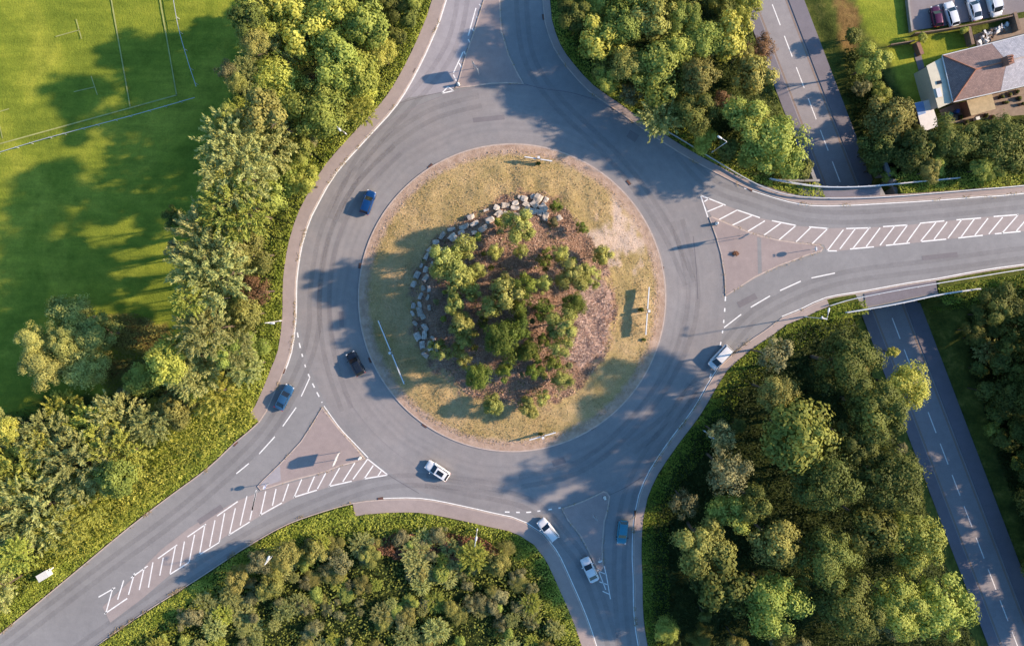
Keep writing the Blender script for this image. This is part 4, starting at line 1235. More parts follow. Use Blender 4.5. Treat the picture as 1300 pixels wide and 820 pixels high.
for (o, kind, zone, rpx, px, py, label) in ALL_TREES:
    look = KINDS[kind][3]
    big = 'large' if rpx >= 38 else 'broad' if rpx >= 30 else 'middling' if rpx >= 22 else 'small' if rpx >= 14 else 'tiny'
    mk = sorted(MARKS[zone], key=lambda m: (m[1] - px) ** 2 + (m[2] - py) ** 2)
    o['label'] = f'{big} {look} between {mk[0][0]} and {mk[1][0]}'
    o['group'] = GROUPS[zone]


# --- stuff: undergrowth, verge grass, dry grass, mulch
def scatter(name, label, cat, xs, ys, zf, zlo, zhi, size, aspect, mat, upbias=0.8, lean=0.6, var=None):
    n = len(xs)
    z = zf(xs, ys) + RNG.uniform(zlo, zhi, n)
    c = np.stack([xs, ys, z], 1)
    nr_ = RNG.normal(size=(n, 3)) * lean + np.array([0, 0, upbias]); nr_ /= np.linalg.norm(nr_, axis=1, keepdims=True)
    L = RNG.uniform(size[0], size[1], n)
    var = RNG.random(n) if var is None else var
    me = leaf_mesh(name, c, nr_, rdir(n), L, L * aspect, var, [mat])
    o = bpy.data.objects.new(name, me); COL.objects.link(o)
    return tag(o, label, cat, None, 'stuff')


def rand_in(poly, n, inset=0.0, bbox=None):
    xs = [p[0] for p in poly]; ys = [p[1] for p in poly]
    x0, x1, y0, y1 = max(min(xs), -98), min(max(xs), 100), max(min(ys), -70), min(max(ys), 62)
    X = RNG.uniform(x0, x1, n); Y = RNG.uniform(y0, y1, n)
    k = sd_poly(X, Y, poly) < -inset
    return X[k], Y[k]


X, Y, V = [], [], []
for k, poly in WOODW.items():
    x, y = rand_in(poly, 60000 if k in ('W', 'SE') else 26000)
    dl = dist_low(x, y); keep = (np.abs(dl - 0.3) > 6.0) & (sd_poly(x, y, ROADPOLY) > 2.4)
    X.append(x[keep]); Y.append(y[keep])
X = np.concatenate(X); Y = np.concatenate(Y)
cl = vnoise(X, Y, 1.8, 51)
V = np.clip(cl * 0.8 + RNG.random(len(X)) * 0.4 - 0.15 + np.where((Y < -40) & (X < 12) & (X > -70), 0.55, 0.0), 0, 1) * np.where((X > 24) & (Y < -4), 0.12, np.where((X > 8) & (Y > 18), 0.6, 1.0))  # leaf colour darkened in the right-hand woods, shade painted in
zz = hgt(X, Y)
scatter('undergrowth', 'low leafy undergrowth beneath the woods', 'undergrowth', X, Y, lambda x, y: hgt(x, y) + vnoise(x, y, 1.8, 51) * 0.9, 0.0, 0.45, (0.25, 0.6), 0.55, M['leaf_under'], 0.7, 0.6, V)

X, Y, DK = [], [], []
for line, w, n in ((W_, (2.2, 6.5), 26000), (S_, (2.35, 6.5), 14000), (SE_, (1.5, 6.0), 16000), (NE_, (1.4, 5.0), 14000)):
    s = side_of(line)
    seg = [p for p in line if -95 < p[0] < 98 and -68 < p[1] < 60]
    A = np.array(seg); i = RNG.integers(0, len(A) - 1, n); t = RNG.random(n)
    base = A[i] + (A[i + 1] - A[i]) * t[:, None]
    d = A[i + 1] - A[i]; d /= np.linalg.norm(d, axis=1, keepdims=True) + 1e-9
    off = w[0] + (w[1] - w[0]) * RNG.random(n) ** 1.3
    q = base + np.stack([d[:, 1], -d[:, 0]], 1) * (off * s)[:, None]
    keep = sd_poly(q[:, 0], q[:, 1], ROADPOLY) > w[0] - 0.1
    # keep the sunk road and the SW arm's bare edge honest
    keep &= ~((np.abs(dist_low(q[:, 0], q[:, 1]) - 0.0) < 6.2))
    X.append(q[keep, 0]); Y.append(q[keep, 1]); DK.append(np.full(keep.sum(), 0.35 if line is SE_ else 1.0))  # lower right verge gets darker blades, shade put into their colour
# grass right up to the road where the arm has no footway
seg = sub(W_, (329, 540), (-20, 822)); A = np.array(seg); n = 9000
i = RNG.integers(0, len(A) - 1, n); t = RNG.random(n); d = A[i + 1] - A[i]; d /= np.linalg.norm(d, axis=1, keepdims=True)
q = A[i] + (A[i + 1] - A[i]) * t[:, None] + np.stack([d[:, 1], -d[:, 0]], 1) * (side_of(W_) * RNG.uniform(0.35, 2.6, n))[:, None]
X.append(q[:, 0]); Y.append(q[:, 1]); DK.append(np.ones(len(q)))
seg = sub(S_, (118, 822), (441, 640)); A = np.array(seg); n = 7000
i = RNG.integers(0, len(A) - 1, n); t = RNG.random(n); d = A[i + 1] - A[i]; d /= np.linalg.norm(d, axis=1, keepdims=True)
q = A[i] + (A[i + 1] - A[i]) * t[:, None] + np.stack([d[:, 1], -d[:, 0]], 1) * (side_of(S_) * RNG.uniform(0.35, 2.8, n))[:, None]
X.append(q[:, 0]); Y.append(q[:, 1]); DK.append(np.ones(len(q)))
X = np.concatenate(X); Y = np.concatenate(Y)
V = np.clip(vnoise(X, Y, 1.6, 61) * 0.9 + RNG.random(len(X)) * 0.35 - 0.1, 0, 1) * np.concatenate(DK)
scatter('verge_grass', 'rough bright green grass and weeds on the verges', 'grass', X, Y, lambda x, y: hgt(x, y) + vnoise(x, y, 1.2, 62) * 0.25, 0.0, 0.25, (0.18, 0.48), 0.45, M['leaf_grass'], 1.0, 0.45, V)

a = RNG.uniform(0, 2 * np.pi, 60000); r = np.sqrt(RNG.random(60000)) * (R_ISL - 0.9)
X = CEN.x + r * np.cos(a); Y = CEN.y + r * np.sin(a)
px, py = PX(X, Y, 0.5)
inb = sd_poly(px, py, BED) < 4
inr = sd_poly(px, py, BRASH) < 2
inp = sd_poly(px, py, PALE) < 2
g = ~inb & ~inr & (~inp | (RNG.random(60000) < 0.25)) & (RNG.random(60000) < 0.75 * (0.35 + vnoise(X, Y, 2.5, 71)))
V = np.clip(vnoise(X[g], Y[g], 3.0, 72) * 0.6 + RNG.random(g.sum()) * 0.6 - 0.1, 0, 1)
scatter('dry_grass', 'dry straw coloured grass on the roundabout island', 'grass', X[g], Y[g], mound, 0.0, 0.16, (0.12, 0.34), 0.35, M['leaf_dry'], 0.7, 0.7, V)
b = inb & ~inr
V = np.clip(vnoise(X[b], Y[b], 2.0, 73) * 0.6 + RNG.random(b.sum()) * 0.55 - 0.1, 0, 1)
scatter('bark_mulch', 'red brown bark mulch and leaf litter in the planting bed', 'mulch', X[b], Y[b], mound, 0.02, 0.16, (0.12, 0.4), 0.5, M['leaf_mulch'], 0.8, 0.5, V)
a = rand_in(pl(BRASH, 1.0), 5200)
V = RNG.random(len(a[0]))
scatter('dead_brash', 'heap of pinkish grey dead brushwood beside the planting bed', 'brushwood', a[0], a[1], lambda x, y: mound(x, y) + vnoise(x, y, 1.0, 77) * 0.35, 0.0, 0.3, (0.2, 0.7), 0.16, M['leaf_twig'], 0.5, 0.8, V)
# weeds and silt along the kerbs
wx, wy = [], []
for k_, poly_ in list(SPL.items()):
    w_ = pl(poly_); w_ = w_ + [w_[0]]
    for i in range(len(w_) - 1):
        n_ = int((Vector(w_[i + 1]) - Vector(w_[i])).length * 7)
        t_ = RNG.random(n_)
        wx.append(w_[i][0] + (w_[i + 1][0] - w_[i][0]) * t_ + RNG.normal(size=n_) * 0.14); wy.append(w_[i][1] + (w_[i + 1][1] - w_[i][1]) * t_ + RNG.normal(size=n_) * 0.14)
for line_ in (sub(W_, (329, 540), (-20, 822)), sub(S_, (118, 822), (441, 640)), sub(W_, (612, -100), (331, 533)), sub(SE_, (812, 822), (1049, 379)), sub(NE_, (1420, 230), (690, -60))):
    A_ = np.array(line_); n_ = 2600; i_ = RNG.integers(0, len(A_) - 1, n_); t_ = RNG.random(n_); q_ = A_[i_] + (A_[i_ + 1] - A_[i_]) * t_[:, None] + RNG.normal(size=(n_, 2)) * 0.2
    k_ = vnoise(q_[:, 0], q_[:, 1], 2.4, 83) > 0.55
    wx.append(q_[k_, 0]); wy.append(q_[k_, 1])
wx = np.concatenate(wx); wy = np.concatenate(wy); k_ = vnoise(wx, wy, 1.3, 84) > 0.45
scatter('kerb_weeds', 'sparse weeds and leaf litter along the kerb stones', 'weeds', wx[k_], wy[k_], lambda x, y: np.full(len(x), 0.13), 0.0, 0.06, (0.1, 0.26), 0.5, M['leaf_dry'], 0.9, 0.5, RNG.random(k_.sum()) * 0.45)
# green weeds between the mulch and along the rocks
wx, wy = rand_in(pl([(528, 330), (560, 300), (620, 262), (690, 250), (720, 290), (700, 500), (600, 500), (530, 440)], 1.5), 5200)
k = vnoise(wx, wy, 1.6, 81) > 0.68
scatter('bed_weeds', 'low green weeds among the rocks and mulch', 'weeds', wx[k], wy[k], mound, 0.05, 0.35, (0.18, 0.4), 0.5, M['leaf_bed'], 0.8, 0.6)
# brambles beside the field tree
bx, by = rand_in(pl([(130, 400), (175, 398), (225, 420), (215, 450), (205, 490), (140, 500), (120, 470)], FIELD), 9000)
V = np.clip(vnoise(bx, by, 2.5, 91) * 0.9 + RNG.random(len(bx)) * 0.3, 0, 1)
scatter('bramble_patch', 'rough olive and brown bramble patch at the field edge', 'brambles', bx, by, lambda x, y: hgt(x, y) + vnoise(x, y, 2.5, 92) * 0.9, 0.0, 0.3, (0.2, 0.5), 0.45, M['leaf_olive'], 0.8, 0.6, V)

bx, by = rand_in(pl([(470, 690), (500, 676), (560, 674), (610, 680), (640, 700), (620, 712), (560, 706), (500, 708)]), 9000)
V = np.clip(vnoise(bx, by, 1.4, 95) * 0.9 + RNG.random(len(bx)) * 0.3 - 0.1, 0, 1)
scatter('dead_bracken', 'patch of red brown dead bracken on the lower bank', 'bracken', bx, by, lambda x, y: vnoise(x, y, 1.4, 96) * 1.1, 0.0, 0.35, (0.2, 0.55), 0.4, M['leaf_brown'], 0.8, 0.6, V)
# rank grass and nettles in the open lower left of the belt
bx, by = rand_in(pl([(318, 500), (330, 535), (280, 565), (210, 625), (110, 705), (60, 720), (100, 670), (180, 600), (230, 540), (285, 505)]), 26000)
V = np.clip(vnoise(bx, by, 2.0, 97) * 0.9 + RNG.random(len(bx)) * 0.4 - 0.1, 0, 1)
scatter('rank_grass', 'tall rank yellow green grass below the western belt', 'grass', bx, by, lambda x, y: hgt(x, y) + vnoise(x, y, 2.0, 98) * 1.0, 0.0, 0.4, (0.2, 0.6), 0.35, M['leaf_brac'], 1.0, 0.45, V)
# ------------------------------------------------------------------ rocks
def rock_mesh(seed):
    r = random.Random(seed)
    bm = bmesh.new()
    bmesh.ops.create_cube(bm, size=1.0)
    bmesh.ops.subdivide_edges(bm, edges=bm.edges[:], cuts=1, use_grid_fill=True)
    for v in bm.verts:
        f = 0.74 + r.random() * 0.46
        v.co = Vector((v.co.x * f * 1.0, v.co.y * f, v.co.z * f))
        l = max(abs(v.co.x), abs(v.co.y), abs(v.co.z))
        v.co = v.co * 0.78 + v.co.normalized() * l * 0.3
    bmesh.ops.bevel(bm, geom=bm.edges[:], offset=0.03, segments=1, affect='EDGES')
    me = bpy.data.meshes.new('boulder'); bm.to_mesh(me); bm.free()
    return me


def rock_mat():
    m, t, bs = nt('pale_rock')
    co = coords(t); f = noise(t, co, 2.5, 6, 0.7); oi = node(t, 'ShaderNodeObjectInfo')
    c = ramp(t, f, [(0.3, lin(160, 150, 140)), (0.55, lin(216, 206, 194)), (0.75, lin(236, 228, 218))])
    c = mix(t, 1.0, c, ramp(t, oi.outputs['Random'], [(0, (0.78, 0.75, 0.72)), (1, (1.08, 1.08, 1.08))]), 'MULTIPLY')
    t.links.new(c, bs.inputs['Base Color']); bs.inputs['Roughness'].default_value = 0.9
    bp = node(t, 'ShaderNodeBump'); bp.inputs['Strength'].default_value = 0.6; bp.inputs['Distance'].default_value = 0.1
    t.links.new(f, bp.inputs['Height']); t.links.new(bp.outputs[0], bs.inputs['Normal'])
    return m


RM = [rock_mesh(i) for i in range(8)]
rm_ = rock_mat()
for me in RM: me.materials.append(rm_)


def boulder(px, py, w, d, h, rz, label, group):
    b = place(px, py)
    o = bpy.data.objects.new('boulder', random.choice(RM)); COL.objects.link(o)
    o.location = (b.x, b.y, b.z + h * 0.25); o.scale = (w, d, h); o.rotation_euler = (random.uniform(-.15, .15), random.uniform(-.15, .15), rz)
    return tag(o, label, 'boulder', group)


WALL = smooth_line([(655, 263), (640, 262), (622, 267), (602, 275), (582, 285), (564, 298), (549, 313), (538, 331), (530, 351), (526, 371), (524.5, 391), (527, 411), (532, 428), (539, 446), (546, 458)], 0.5)


def row(line, inset, step, skip, label, sz):
    acc = 0; nxt = 0
    lo = offset(line, inset)
    for i in range(len(line) - 1):
        acc += (Vector(line[i + 1]) - Vector(line[i])).length
        if acc >= nxt:
            nxt = acc + step * random.uniform(0.8, 1.3)
            if random.random() < skip: continue
            t = Vector(line[i + 1]) - Vector(line[i])
            rz = math.atan2(-t.y, t.x) + random.uniform(-.25, .25)
            w = random.uniform(*sz)
            boulder(lo[i][0] + random.uniform(-2.2, 2.2), lo[i][1] + random.uniform(-2.2, 2.2), w, w * random.uniform(0.45, 0.8), w * random.uniform(0.4, 0.8), rz + random.uniform(-.5, .5), label, label.replace('pale grey boulder', 'pale boulders'))


sgn = -1 if offset(WALL, 5)[len(WALL) // 2][0] < WALL[len(WALL) // 2][0] else 1
row(WALL, 0, 11.5, 0.08, 'pale grey boulder in the outermost row of the curved rock wall', (0.75, 1.5))
row(WALL, 9.5 * sgn, 11.5, 0.12, 'pale grey boulder in the middle row of the curved rock wall', (0.8, 1.6))
row(sub if False else WALL[8:], 19 * sgn, 14, 0.3, 'pale grey boulder in the innermost row of the curved rock wall', (0.8, 1.5))
for (px, py, w) in [(666, 253, 1.2), (676, 250, 1.0), (682, 253, 1.7), (668, 260, 1.2), (678, 260, 1.4), (667, 267, 1.0), (676, 269, 1.4), (689, 264, 1.5), (685, 271, 1.2), (692, 275, 1.4), (709, 277, 1.1), (693, 254, 0.9), (660, 251, 0.8), (654, 258, 1.0)]:
    boulder(px, py, w, w * 0.75, w * 0.65, random.uniform(0, 3), 'pale grey boulder in the loose heap above the bed', 'pale boulders in the loose heap')

# ------------------------------------------------------------------ lamps
def lamp(bx, by, ang, label, h=9.4, arm=1.3, group='street lamps around the roundabout', mat='lampgrey', extra=False):
    b = place(bx, by)
    o = thing('street_lamp', label, 'street lamp', b, math.radians(ang), group)
    MB().tube((0, 0, -0.3), (0, 0, 1.3), 0.12, 0.12, 10).tube((0, 0, 1.3), (0, 0, h - 0.3), 0.085, 0.055, 10).build('column', M[mat], o, smooth=True)
    MB().path([Vector((0, 0, h - 0.3)), Vector((0.12, 0, h - 0.05)), Vector((0.45, 0, h + 0.06)), Vector((arm - 0.3, 0, h + 0.1))], [0.055, 0.05, 0.045, 0.045], 8).build('bracket_arm', M[mat], o, smooth=True)
    hd = MB()
    # lantern: flattened, tapered shell
    for (x, w, z0, z1) in ():
        pass
    vs = []; xs = [(arm - 0.35, 0.09, 0.05), (arm - 0.1, 0.17, 0.09), (arm + 0.25, 0.19, 0.1), (arm + 0.5, 0.12, 0.06)]
    for (x, w, t) in xs:
        vs += [(x, -w, h + 0.06), (x, -w * 0.6, h + 0.08 + t), (x, w * 0.6, h + 0.08 + t), (x, w, h + 0.06)]
    fs = []
    for i in range(len(xs) - 1):
        a = i * 4
        fs += [(a, a + 1, a + 5, a + 4), (a + 1, a + 2, a + 6, a + 5), (a + 2, a + 3, a + 7, a + 6), (a + 3, a, a + 4, a + 7)]
    fs += [(3, 2, 1, 0), (12, 13, 14, 15)]
    lh = hd.add(vs, fs).build('lantern', M[mat], o, smooth=True)
    MB().box((arm + 0.1, 0, h + 0.045), (0.5, 0.24, 0.03)).build('lens', M['lens'], lh)
    if extra:
        c = MB().box((0.0, 0.35, h - 0.15), (0.2, 0.9, 0.12)).tube((0, 0.75, h - 0.1), (0.25, 0.75, h - 0.18), 0.16, 0.14, 10).build('camera', M['white'], o)
    MB().box((0.125, 0, 0.7), (0.03, 0.14, 0.5)).build('access_door', M['galv'], o)
    return o


def toward(bx, by, tx=650, ty=378):
    return math.degrees(math.atan2(-(ty - by), tx - bx))


lamp(903.4, 193.6, 150, 'pale street lamp standing in front of the upper right wood')
lamp(440, 171, 310, 'pale street lamp leaning out of the trees on the upper left kerb')
lamp(357.5, 407, 0, 'pale street lamp on the grass verge beside the western kerb')
lamp(1021, 402, 80, 'pale street lamp with a camera beside the bridge', extra=True)
lamp(893, 546, 150, 'pale street lamp in the shaded verge below the white van')
lamp(606, 670.5, 80, 'pale street lamp on the sunny bank below the ring')
lamp(358, 692, 60, 'pale street lamp on the bank beside the long hatching')

# ------------------------------------------------------------------ signs, bollards
def map_sign(px, py, dirpx, label, w=2.2, z0=1.9, hgt_=2.2, shape=None):
    """two-post direction sign; dirpx = photo direction along the board"""
    b = place(px, py)
    rz = math.atan2(-dirpx[1], dirpx[0])
    o = thing('direction_sign', label, 'road sign', (b.x, b.y, 0.12), rz)
    for x in (-w * 0.32, w * 0.32):
        MB().tube((x, 0, -0.2), (x, 0, z0 + hgt_ * 0.8), 0.045, None, 10).build('post', M['galv'], o, smooth=True)
    outline = [(-w / 2, z0), (w / 2, z0), (w / 2, z0 + hgt_ * 0.72), (w * 0.22, z0 + hgt_), (-w * 0.3, z0 + hgt_), (-w / 2, z0 + hgt_ * 0.8)]
    n = len(outline)
    vs = [(x, -0.06, z) for x, z in outline] + [(x, -0.1, z) for x, z in outline]
    fs = [tuple(range(n)), tuple(range(2 * n - 1, n - 1, -1))] + [(i, n + i, n + (i + 1) % n, (i + 1) % n) for i in range(n)]
    pnl = MB().add(vs, fs).build('panel', M['signback'], o)
    cx = sum(x for x, _ in outline) / n; cz = sum(z for _, z in outline) / n
    ins = [(cx + (x - cx) * 0.93, cz + (z - cz) * 0.93) for x, z in outline]
    MB().add([(x, -0.103, z) for x, z in outline], [tuple(range(n - 1, -1, -1))]).build('border', M['white'], pnl)
    MB().add([(x, -0.107, z) for x, z in ins], [tuple(range(n - 1, -1, -1))]).build('face', M['signface'], pnl)
    for z in (z0 + 0.4, z0 + hgt_ * 0.7):
        MB().box((0, -0.052, z), (w * 0.85, 0.02, 0.06)).build('bracket', M['galv'], o)
    return o


map_sign(605, 91.5, (8.5, 13), 'two posted direction sign on the top splitter island', 2.1)
map_sign(431, 578, (6, -15), 'two posted direction sign on the pinkish lower left splitter island', 2.2)
map_sign(936, 301.5, (12, -7), 'slim direction sign on the triangular splitter of the wide arm', 1.9, 2.6, 2.6)
map_sign(754, 652.5, (7, 6), 'small direction sign on the shaded bottom splitter island', 1.2, 1.4, 1.1)


def bollard(px, py, rz, label):
    b = place(px, py)
    o = thing('traffic_bollard', label, 'bollard', (b.x, b.y, 0.12), math.radians(rz), 'lit traffic bollards on the splitter islands')
    vs = []; lv = [(0.0, 0.30, 0.24), (0.12, 0.30, 0.24), (0.14, 0.25, 0.19), (0.85, 0.23, 0.17), (1.02, 0.2, 0.15), (1.1, 0.1, 0.08)]
    n = 12
    for (z, a, c) in lv:
        for i in range(n):
            t = 2 * math.pi * i / n
            vs.append((a * math.copysign(abs(math.cos(t)) ** 0.6, math.cos(t)), c * math.copysign(abs(math.sin(t)) ** 0.6, math.sin(t)), z))
    fs = [(k * n + i, k * n + (i + 1) % n, (k + 1) * n + (i + 1) % n, (k + 1) * n + i) for k in range(len(lv) - 1) for i in range(n)]
    fs += [tuple(range((len(lv) - 1) * n, len(lv) * n))]
    MB().add(vs, fs).build('shell', M['bollard'], o, smooth=True)
    MB().tube((0, -0.185, 0.55), (0, -0.2, 0.55), 0.15, None, 16).build('sign_disc', M['blue'], o)
    MB().box((0, 0, -0.02), (0.7, 0.58, 0.06)).build('base', M['black'], o)
    return o


bollard(582, 108, 160, 'white traffic bollard at the nose of the top splitter island')
bollard(457, 580.8, 30, 'white traffic bollard at the lower left splitter island tip')
bollard(909, 284, 60, 'white traffic bollard at the wide arm splitter island')
bollard(767.4, 631, 20, 'white traffic bollard at the tip of the bottom splitter island')


def round_sign(px, py, rz, label, h=2.3, r=0.42, base=0.12):
    b = place(px, py)
    o = thing('keep_left_sign', label, 'road sign', (b.x, b.y, max(b.z, base)), math.radians(rz), 'round keep left signs')
    MB().tube((0, 0, -0.2), (0, 0, h + r * 0.6), 0.045, None, 10).build('post', M['galv'], o, smooth=True)
    d = MB().tube((0, -0.055, h), (0, -0.085, h), r, None, 28).build('sign_disc', M['white'], o)
    MB().tube((0, -0.087, h), (0, -0.093, h), r * 0.93, None, 28).build('face', M['blue'], d)
    a = MB()
    R2 = Matrix.Rotation(math.radians(45), 3, 'Y')
    a.box((0.03, -0.098, h + 0.03), (r * 0.95, 0.006, r * 0.18), M=R2)
    a.box((-r * 0.22, -0.098, h - r * 0.38), (r * 0.6, 0.006, r * 0.18))
    a.box((-r * 0.42, -0.0985, h - r * 0.18), (r * 0.18, 0.006, r * 0.55))
    a.build('arrow', M['white'], d)
    MB().box((0, 0.02, h + r + 0.12), (0.5, 0.2, 0.09)).build('light_hood', M['white'], o)
    return o


round_sign(1028, 317, 95, 'round blue keep left sign at the narrow end of the wide arm splitter')
round_sign(342, 613, 75, 'round blue keep left sign at the outer end of the lower left splitter')
round_sign(759.5, 705, 20, 'round blue keep left sign on the tail of the bottom splitter')


def chevron_sign(p0, p1, label, z0, ph, disc=True, posts=6, outward=True):
    """row of two black and white chevron boards facing the incoming traffic"""
    a = P(*p0, 1.6).xy; b = P(*p1, 1.6).xy
    c = (a + b) / 2; L = (b - a).length
    rz = math.atan2((b - a).y, (b - a).x)
    # local -y must look outwards
    out = c - CEN.xy
    if Vector((math.sin(rz), -math.cos(rz))).dot(out) < 0: rz += math.pi
    zb = min(float(mound(a.x, a.y)), float(mound(b.x, b.y)), float(mound(c.x, c.y)))
    o = thing('chevron_sign', label, 'road sign', (c.x, c.y, zb), rz, 'chevron signs on the roundabout island')
    gap = 0.7 if disc else 0.1
    pw = (L - gap) / 2
    for s in (-1, 1):
        cx = s * (gap / 2 + pw / 2)
        pnl = MB().box((cx, 0, z0 + ph / 2), (pw, 0.04, ph)).build('panel', M['black'], o)
        MB().box((cx, 0, z0 + ph + 0.02), (pw, 0.19, 0.05)).build('capping', M['white'], pnl)
        ch = MB()
        n = max(2, int(pw / 0.8))
        for i in range(n):
            x = cx - pw / 2 + (i + 0.62) * pw / n; w = pw / n * 0.4
            zc = z0 + ph / 2; hh = ph * 0.42
            y = -0.024
            ch.add([(x, y, zc + hh), (x - w, y, zc + hh), (x - 2 * w * 0.8, y, zc), (x - w * 0.6, y, zc)], [(0, 1, 2, 3)])
            ch.add([(x, y, zc - hh), (x - w, y, zc - hh), (x - 2 * w * 0.8, y, zc), (x - w * 0.6, y, zc)], [(3, 2, 1, 0)])
        ch.build('chevron', M['white'], pnl)
    xs = [-L / 2 + 0.35, -gap / 2 - pw * 0.55, -gap / 2 - 0.25, gap / 2 + 0.25, gap / 2 + pw * 0.55, L / 2 - 0.35]
    if L < 6: xs = [-L / 2 + 0.3, -gap / 2 - 0.2, gap / 2 + 0.2, L / 2 - 0.3]
    for x in xs:
        MB().tube((x, 0.065, -0.5), (x, 0.065, z0 + ph), 0.04, None, 8).build('post', M['galv'], o, smooth=True)
    if disc:
        d = MB().tube((0, -0.1, z0 + ph * 0.55), (0, -0.13, z0 + ph * 0.55), 0.42, None, 24).build('roundel', M['blue'], o)
        MB().tube((0, -0.05, -0.5), (0, -0.05, z0 + ph + 0.35), 0.05, None, 8).build('roundel_post', M['galv'], o, smooth=True)
        MB().box((0, -0.22, z0 + ph + 0.28), (0.42, 0.4, 0.16)).build('light_hood', M['white'], o)
    return o


chevron_sign((823.5, 364.4), (819.3, 425), 'long chevron sign facing the wide arm from the island rim', 1.15, 0.75)
chevron_sign((480.7, 407), (513.6, 487), 'very long white edged chevron sign on the island facing the lower left arm', 1.0, 0.9)
chevron_sign((666, 199.5), (701, 205), 'short chevron sign at the top of the island', 0.9, 0.75)
chevron_sign((672, 558), (705.5, 548.6), 'short chevron sign at the bottom of the island', 0.9, 0.75)

# weeds around the sign feet
for (px, py, r, h, lab) in ((683, 208, 4, 1.0, 'dark weed clump at the foot of the top chevron sign'), (813, 393, 4.5, 1.1, 'dark weed clump behind the wide arm chevron sign'), (686, 550, 3.5, 0.8, 'dark weed clump at the foot of the bottom chevron sign'),
                            (933, 322, 5, 0.6, 'dead brown weed clump on the wide arm splitter island'), (817, 431, 3.5, 0.6, 'grey weed clump at the lower end of the tall chevron sign')):
    b = place(px, py)
    o = bpy.data.objects.new('weed_clump', CR['small'][0]); COL.objects.link(o)
    o.location = (b.x, b.y, max(b.z, 0.12 if px > 900 else b.z) + h * 0.4); o.scale = (r * S, r * S, h * 0.55)
    o.material_slots[0].link = 'OBJECT'; o.material_slots[0].material = M['leaf_brown'] if px > 900 else M['leaf_dark']
    tag(o, lab, 'weeds')

# drain inlets in the kerb line
def drain(px, py, ang, label):
    b = P(px, py)
    o = thing('drain_inlet', label, 'drain', (b.x, b.y, 0), math.radians(ang), 'kerb drain inlets')
    fr = MB().box((0, 0, 0.045), (0.95, 0.42, 0.09)).build('frame', M['iron'], o)
    g = MB()
    for i in range(7): g.box((-0.36 + i * 0.12, 0, 0.1), (0.05, 0.34, 0.02))
    g.build('grate', M['rust'], o)
    return o


for (px, py, ang, lab) in ((546.5, 211, 45, 'black kerb drain on the upper left rim of the island'), (526, 90, 60, 'kerb drain beside the top arm footway'), (457, 337.6, 80, 'kerb drain on the western rim of the island'),
                      (470, 457, 110, 'kerb drain near the long chevron sign'), (360.5, 471, 70, 'kerb drain at the end of the western footway line'), (841, 342, 80, 'kerb drain on the eastern rim of the island'),
                      (825, 455, 60, 'kerb drain on the lower right rim of the island'), (539, 540, 145, 'kerb drain on the lower left rim of the island'), (483, 632.5, 10, 'kerb drain on the sunny kerb above the bank'),
                      (364.5, 667, 30, 'kerb drain at the foot of the bank by the hatching'), (753, 543, 35, 'kerb drain on the lower rim of the island in shade'), (806.5, 651, 95, 'kerb drain beside the teal car'),
                      (690, 22, 100, 'kerb drain beside the upper wood'), (778, 137, 145, 'kerb drain below the upper right wood'), (952, 240.5, 150, 'kerb drain below the end of the parapet'), (299, 563, 45, 'kerb drain beside the long sunny verge'), (739, 214, 140, 'kerb drain on the upper right rim of the island'), (798, 232, 130, 'kerb drain on the island beside the lamp shadow')):
    drain(px, py, ang, lab)

# white roadside cabinet at the lower left
b = place(61, 727)
o = thing('roadside_cabinet', 'bright white roadside cabinet with a pipe at the edge of the belt', 'cabinet', b, math.radians(30))
MB().box((0, 0, 0.75), (1.9, 1.1, 1.5)).build('casing', M['white'], o)
MB().box((0, 0, 1.55), (2.0, 1.2, 0.08)).build('lid', M['white'], o)
MB().tube((0.9, 0.2, 1.2), (2.0, 0.4, 1.0), 0.1, None, 8).build('pipe', M['white'], o, smooth=True)
MB().box((0, -0.56, 0.75), (0.04, 0.03, 1.3)).build('door_seam', M['signback'], o)

# ------------------------------------------------------------------ cars
def car_paint(name, col, metal=0.2):
    m, t, bs = nt(name)
    f = noise(t, coords(t), 1.2, 3)
    t.links.new(ramp(t, f, [(0.3, [c * 0.93 for c in col]), (0.7, [min(1, c * 1.05) for c in col])]), bs.inputs['Base Color'])
    bs.inputs['Roughness'].default_value = 0.3; bs.inputs['Metallic'].default_value = metal
    bs.inputs['Coat Weight'].default_value = 0.6; bs.inputs['Coat Roughness'].default_value = 0.06
    return m


PAINT = {'white': car_paint('paint_white', (0.82, 0.82, 0.82), 0.0), 'blue': car_paint('paint_blue', (0.006, 0.055, 0.20)), 'black': car_paint('paint_black', (0.012, 0.018, 0.032)),
         'steel': car_paint('paint_steel_blue', (0.035, 0.12, 0.25), 0.2), 'teal': car_paint('paint_teal', (0.04, 0.27, 0.38), 0.1), 'plum': car_paint('paint_plum', (0.10, 0.012, 0.05), 0.3), 'silver': car_paint('paint_silver', (0.72, 0.74, 0.77), 0.2)}


